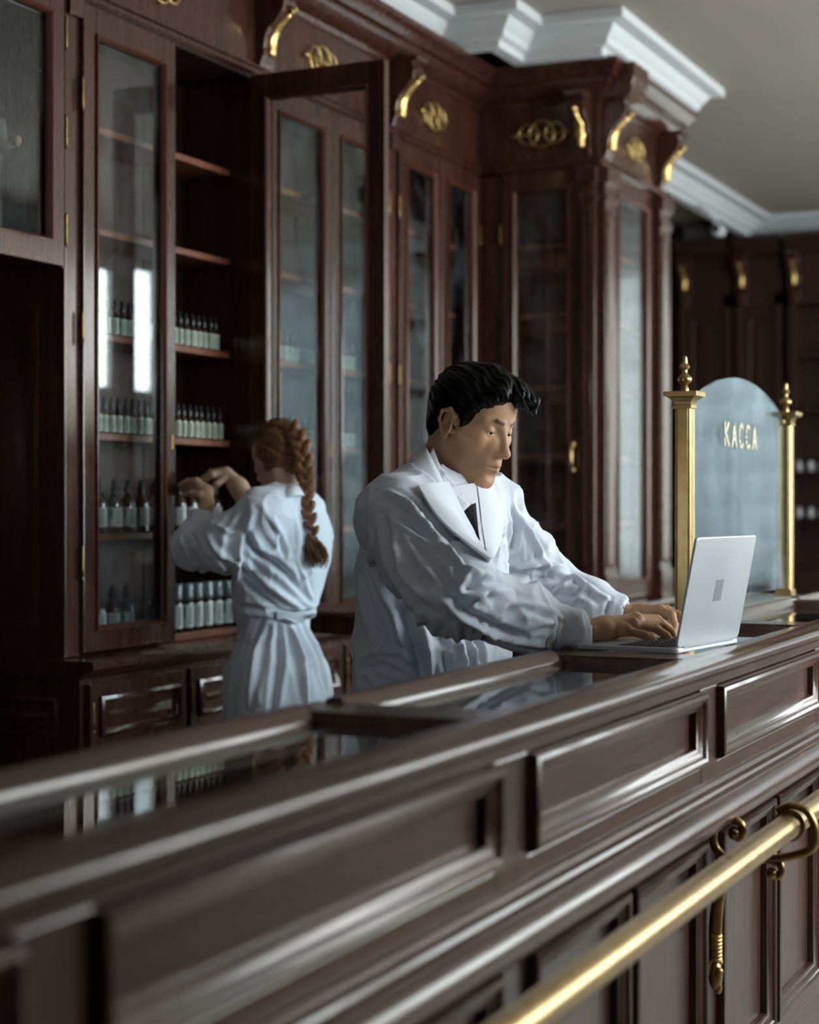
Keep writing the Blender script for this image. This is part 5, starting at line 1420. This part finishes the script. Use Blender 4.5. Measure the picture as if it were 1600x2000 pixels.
# ---------------------------------------------------------------- the woman at the cabinet
def woman():
    SK = (0.56, 0.36, 0.25)
    base = at(542, 1400, 5.0); base[2] = 0
    t = thing('person', 'woman with auburn braid in white lab coat reaching into the open cabinet', 'person', base)
    f = -RV*0.80-TV*0.60
    rig = look_rig(at(546, 893, 4.98), f, math.radians(20), 0.0, 0.85)
    nk1 = at(548, 985, 4.98)
    def hfn(P):
        d = head_fn(rig.loc(P), 1.0)*0.85
        return smin(d, cone(P, rig.wor([-0.024, 0, -0.055]), nk1, 0.042, 0.046), 0.02)
    V, Q = surface(hfn, rig.o-np.array([0.15, 0.15, 0.16]), rig.o+np.array([0.15, 0.15, 0.12]), 0.003); V = relax(V, Q, 1, 0.35)
    parts = [(V, Q, head_tones(rig.loc(V), SK, (0.5, 0.2, 0.17), (0.12, 0.05, 0.025)))]
    def hand(prims, palm, lo, hi):
        def fn(P):
            d = palm(P)
            for pts, r0, r1 in prims: d = smin(d, finger(P, pts, r0, r1), 0.006)
            return d
        V, Q = surface(fn, lo, hi, 0.0023); V = relax(V, Q, 1, 0.4)
        return V, Q, np.tile(np.array(SK), (len(V), 1))
    # left hand: wrist bent, fingers reaching over the bottles
    WL, KL = at(404, 984, 5.04), at(391, 944, 5.075)
    def palmL(P):
        d = chain(P, [at(393, 1020, 5.0), WL, at(403, 962, 5.055)], [0.024, 0.0205, 0.019], 0.01)
        for k in ((384, 939, 5.06), (379, 942, 5.075), (377, 948, 5.088), (378, 955, 5.10)): d = smin(d, cone(P, at(402, 961, 5.058), at(*k), 0.017, 0.0098), 0.010)
        return d
    prL = [([at(384, 939, 5.06), at(366, 939, 5.085), at(354, 945, 5.095)], 0.0088, 0.0058), ([at(379, 942, 5.075), at(362, 943, 5.105), at(350, 948, 5.115)], 0.0088, 0.0058),
           ([at(377, 948, 5.088), at(362, 951, 5.118), at(353, 958, 5.128)], 0.0082, 0.0056), ([at(378, 955, 5.10), at(366, 960, 5.125), at(359, 967, 5.132)], 0.0075, 0.0052),
           ([at(404, 967, 5.04), at(390, 966, 5.03), at(374, 963, 5.045), at(364, 966, 5.06)], 0.0110, 0.0068)]
    parts.append(hand(prL, palmL, WL-np.array([0.12, 0.06, 0.08]), WL+np.array([0.14, 0.16, 0.10])))
    # right hand, behind it
    WR = at(447, 930, 5.17)
    def palmR(P):
        d = chain(P, [at(486, 985, 5.14), at(466, 952, 5.16), WR], [0.030, 0.027, 0.0205], 0.012)
        for k in ((414, 926, 5.21), (413, 923, 5.19), (413, 923, 5.17), (415, 927, 5.15)): d = smin(d, cone(P, at(440, 927, 5.175), at(*k), 0.018, 0.0098), 0.010)
        return d
    prR = [([at(415, 927, 5.15), at(400, 939, 5.16), at(394, 954, 5.165)], 0.0088, 0.0058), ([at(413, 923, 5.17), at(397, 934, 5.18), at(390, 949, 5.185)], 0.0088, 0.0058),
           ([at(413, 923, 5.19), at(397, 933, 5.20), at(391, 947, 5.205)], 0.0082, 0.0056), ([at(414, 926, 5.21), at(400, 936, 5.22), at(396, 948, 5.225)], 0.0075, 0.0052),
           ([at(440, 934, 5.155), at(424, 945, 5.14), at(412, 957, 5.145), at(408, 965, 5.15)], 0.0110, 0.0068)]
    parts.append(hand(prR, palmR, WR-np.array([0.16, 0.16, 0.14]), WR+np.array([0.13, 0.15, 0.08])))
    ty = math.atan2(*(-RV*0.87-TV*0.5)[[1, 0]]); RT = rotz(ty)
    S1, E1, W1 = at(512, 1010, 4.86), at(372, 1068, 4.93), at(397, 1012, 5.02)
    S2, E2 = at(586, 1000, 5.09), at(515, 1040, 5.17)
    hips = at(542, 1400, 5.0)
    def bfn(P):
        d = ell(P, at(556, 1060, 4.98), (0.080, 0.125, 0.13), RT)
        d = smin(d, ell(P, at(540, 1290, 5.0), (0.065, 0.085, 0.2), RT), 0.04)
        d = smin(d, cone(P, nk1, at(548, 960, 4.98), 0.044, 0.042), 0.02)
        d = smin(d, chain(P, [S1, E1, at(393, 1020, 5.0)], [0.036, 0.030, 0.021], 0.02), 0.02)
        d = smin(d, chain(P, [S2, E2, at(486, 985, 5.14)], [0.036, 0.030, 0.026], 0.02), 0.02)
        for s in (-1, 1):
            hp = hips+RT[:, 1]*0.07*s; hp[2] = 0.72; kn = hp.copy(); kn[2] = 0.42; an = hp.copy(); an[2] = 0.06
            d = smin(d, chain(P, [hp, kn, an], [0.062, 0.048, 0.032], 0.03), 0.03)
        return d
    c0 = at(530, 1200, 5.0)
    V, Q = surface(bfn, np.array([c0[0]-0.45, c0[1]-0.4, 0.01]), np.array([c0[0]+0.45, c0[1]+0.45, 1.45]), 0.011)
    parts.append((V, Q, np.tile(np.array(SK), (len(V), 1))))
    V, Q, C = join(parts); obj('body', mesh_of('body', V, Q, C), 'skin', t)
    eyes(rig, t)
    for s in (-1, 1):
        an = hips+RT[:, 1]*0.07*s; shoe(an, RT[:, 0], t, 0.85)
    # hair pulled back into a plait
    def hairfn(P):
        L = rig.loc(P); d = ell(L, (-0.014, 0, 0.040), (0.093, 0.0790, 0.078))
        d = smin(d, ell(L, (-0.045, 0, 0.000), (0.056, 0.066, 0.062)), 0.03)
        d = smin(d, ell(L, (-0.050, 0.0, -0.045), (0.038, 0.046, 0.045)), 0.03)
        cut = ell(L, (0.118, 0.0, -0.020), (0.080, 0.115, 0.088)); cut = np.minimum(cut, ell(L, (0.040, 0, -0.100), (0.062, 0.12, 0.080)))
        d = smax(d, -cut, 0.006)
        ay = np.stack([L[:, 0], np.abs(L[:, 1]), L[:, 2]], 1); d = smin(d, ell(ay, (-0.008, 0.060, -0.010), (0.036, 0.014, 0.042)), 0.022)
        w = L+0.010*np.stack([noise(L*18), noise(L*18+9), noise(L*18+21)], 1)
        ph = np.arctan2(w[:, 1], w[:, 2]+0.06); st = np.sin(ph*17+w[:, 0]*34)+0.6*np.sin(ph*43+w[:, 0]*60)
        return (d-0.0024*st)*0.85
    V, Q = surface(hairfn, rig.o-0.15, rig.o+0.15, 0.003)
    hair = obj('hair', mesh_of('hair', V, Q), 'hair_auburn', t)
    path = np.array([at(*q) for q in [(566, 833, 4.925), (580, 850, 4.905), (590, 878, 4.892), (595, 908, 4.895), (597, 940, 4.910), (598, 970, 4.915), (602, 998, 4.900), (609, 1024, 4.890), (613, 1050, 4.885)]])
    s_ = np.r_[0, np.cumsum(np.linalg.norm(np.diff(path, axis=0), axis=1))]
    lobes = []; n = 21
    for i in range(n):
        u = s_[-1]*i/(n-1); c = np.array([np.interp(u, s_, path[:, k]) for k in range(3)])
        c2 = np.array([np.interp(min(u+0.01, s_[-1]), s_, path[:, k]) for k in range(3)]); c1 = np.array([np.interp(max(u-0.01, 0), s_, path[:, k]) for k in range(3)])
        tg = c2-c1; tg /= np.linalg.norm(tg); out = TV-tg*(TV@tg); out /= np.linalg.norm(out); sd = np.cross(tg, out)
        s = 1 if i % 2 else -1; a = math.radians(36)*s; k = np.interp(i, [0, 5, 14, n-1], [1.05, 1.15, 0.95, 0.7])
        ax = tg*math.cos(a)+sd*math.sin(a)
        R = np.stack([ax, np.cross(out, ax), out], 1)
        lobes.append((c-sd*0.0095*s*k+out*0.003, (0.0245*k, 0.0118*k, 0.0115*k), R))
    def braidfn(P):
        d = np.full(len(P), 1.0)
        for c, r, R in lobes:
            q = (P-c)@R; e = ell(P, c, r, R)+0.0009*np.sin(q[:, 1]*1900/1.0+q[:, 0]*120)
            d = smin(d, e, 0.0030)
        return d
    lo = path.min(0)-0.05; hi = path.max(0)+0.05
    V, Q = surface(braidfn, lo, hi, 0.0024)
    br = obj('braid', mesh_of('braid', V, Q), 'hair_auburn', hair)
    rnd = random.Random(5); paths = []
    e0 = at(613, 1050, 4.89)
    for k in range(130):
        u = rnd.uniform(-1, 1); w = rnd.uniform(-1, 1); a = e0+RV*0.005*u+TV*0.005*w
        L_ = rnd.uniform(0.55, 1.0); ph = rnd.uniform(0, 6.3); pp = []
        for q in np.linspace(0, 1, 10):
            sp = math.sin(math.pi*min(1, q*0.8))
            pp.append(a+RV*(0.022*u*sp+0.014*q+0.006*q*math.sin(ph+7*q))+TV*(0.018*w*sp+0.006*q*math.cos(ph+6*q))-np.array([0, 0, 0.086*L_*q]))
        paths.append(pp)
    strands('braid_tail', paths, 0.0018, 'hair_auburn', hair)
    mb = MB(); mb.torus(e0, tuple(RV), tuple(TV), 0.0085, 0.003, 16, 8); mb.build('hair_tie', 'trousers', hair, smooth='all')
    paths = []
    for k in range(60):                                   # flyaway wisps over the crown
        th_ = rnd.uniform(-1.3, 1.3); x0 = rnd.uniform(0.0, 0.06); r = 0.083+0.004*rnd.random()
        pp = []
        for q in np.linspace(0, 1, 7):
            x = x0-q*0.09; rr_ = r*math.sqrt(max(0.1, 1-((x+0.014)/0.105)**2)); pp.append(rig.wor([x, rr_*math.sin(th_+0.1*q), 0.040+rr_*0.98*math.cos(th_)]))
        paths.append(pp)
    strands('wisps', paths, 0.0009, 'hair_auburn', hair)
    # coat
    def coatfn(P):
        d = ell(P, at(560, 1050, 4.98), (0.108, 0.150, 0.135), RT)
        d = smin(d, ell(P, at(545, 1130, 4.99), (0.112, 0.140, 0.12), RT), 0.06)
        d = smin(d, ell(P, at(531, 1190, 5.0), (0.098, 0.122, 0.09), RT), 0.05)
        d = smin(d, ell(P, at(543, 1320, 5.0), (0.128, 0.142, 0.16), RT), 0.05)
        d = smin(d, cone(P, at(542, 1370, 5.0), at(541, 1640, 5.0), 0.142, 0.175), 0.06)
        d = smin(d, cone(P, S1, S2, 0.056, 0.054), 0.05)
        d = smin(d, cone(P, at(556, 975, 4.97), S1, 0.046, 0.056), 0.05); d = smin(d, cone(P, at(556, 975, 4.97), S2, 0.046, 0.054), 0.05)
        d = smin(d, chain(P, [S1, at(445, 1062, 4.875), E1, W1], [0.064, 0.080, 0.056, 0.038], 0.03), 0.04)
        d = smin(d, chain(P, [S2, E2, at(492, 1000, 5.14)], [0.058, 0.056, 0.040], 0.03), 0.03)
        d = smax(d, -cone(P, at(540, 900, 4.98), at(546, 966, 4.98), 0.072, 0.048), 0.008)
        d = smax(d, -cone(P, W1+(at(400, 995, 5.03)-W1)*0.4, at(404, 975, 5.05), 0.031, 0.05), 0.004)
        return smax(d, 0.60-P[:, 2], 0.01)
    V, Q = surface(coatfn, np.array([c0[0]-0.5, c0[1]-0.45, 0.55]), np.array([c0[0]+0.5, c0[1]+0.5, 1.46]), 0.0056)
    V = relax(V, Q, 2, 0.5); Nn = grad(coatfn, V, 0.004)
    wv = V+0.03*np.stack([noise(V*9+3), noise(V*9+17), noise(V*9+31)], 1)
    up = np.clip((V[:, 2]-1.0)/0.1, 0, 1)
    r1 = 1-np.abs(noise(wv*np.array([12, 12, 7]))); r2 = 1-np.abs(noise(wv*np.array([25, 25, 15])+7))
    Lz = (V-base)@RT; ang = np.arctan2(Lz[:, 1], Lz[:, 0])
    sk = np.clip((1.05-V[:, 2])/0.12, 0, 1)*0.0035*(np.sin(ang*7+4.5*noise(V*5)+V[:, 2]*4)+0.5*np.sin(ang*15+4*noise(V*7)))
    V = V+Nn*((0.010*(r1**4-0.3)+0.005*(r2**4-0.3))*(0.5+0.5*up)+sk)[:, None]
    F = [([(498, 1000), (470, 1060), (462, 1120), (470, 1160)], 0.014, 0.012), ([(485, 995), (450, 1045), (440, 1110)], -0.011, 0.012), ([(470, 1030), (500, 1075), (560, 1120), (600, 1170)], -0.014, 0.013),
         ([(465, 1085), (510, 1130), (560, 1170), (590, 1190)], 0.014, 0.012), ([(470, 1130), (510, 1165), (550, 1190)], -0.012, 0.010), ([(400, 1040), (420, 1075), (470, 1105)], 0.013, 0.012), ([(375, 1045), (400, 1090), (450, 1135)], -0.012, 0.012), ([(352, 1050), (370, 1095), (420, 1130)], 0.010, 0.011),
         ([(420, 1025), (450, 1040), (485, 1035)], 0.010, 0.009), ([(520, 1010), (545, 1050), (560, 1100)], -0.008, 0.010), ([(600, 1000), (612, 1060), (612, 1120)], 0.010, 0.011), ([(580, 1090), (600, 1140), (612, 1175)], 0.010, 0.010),
         ([(455, 1180), (520, 1188), (580, 1200), (615, 1190)], -0.008, 0.009), ([(450, 1195), (520, 1203), (590, 1210)], 0.004, 0.008), ([(540, 1195), (575, 1215), (610, 1200)], 0.012, 0.008),
         ([(520, 1215), (500, 1280), (485, 1380)], 0.016, 0.013), ([(545, 1215), (545, 1290), (530, 1400)], -0.016, 0.014), ([(565, 1215), (590, 1290), (600, 1390)], 0.018, 0.014), ([(590, 1215), (620, 1280), (640, 1360)], -0.014, 0.012), ([(480, 1205), (465, 1270), (450, 1350)], -0.014, 0.012), ([(610, 1205), (635, 1260), (650, 1330)], 0.012, 0.011)]
    F = [(a, b*1.4, c*0.8) for a, b, c in F]
    V = folds(V, Nn, coatfn, F, 4.2, 5.6); V = relax(V, Q, 1, 0.15)
    coat = obj('lab_coat', mesh_of('lab_coat', V, Q), 'coat', t)
    band('coat_collar', [(533, 962, 4.90), (552, 957, 4.885), (572, 947, 4.885), (592, 947, 4.92), (604, 952, 5.0)], [(528, 978, 4.88), (552, 975, 4.86), (575, 968, 4.86), (596, 968, 4.90), (610, 970, 5.0)], 'coat2', coat)
    patch('half_belt', [(540, 1190), (565, 1194), (590, 1195), (612, 1187)], [(540, 1205), (565, 1209), (590, 1210), (612, 1202)], coatfn, 4.2, 5.6, 0.006, 0.004, 'coat2', coat)
    return t
woman()

for o in bpy.data.objects:
    if 'base' in o: del o['base']
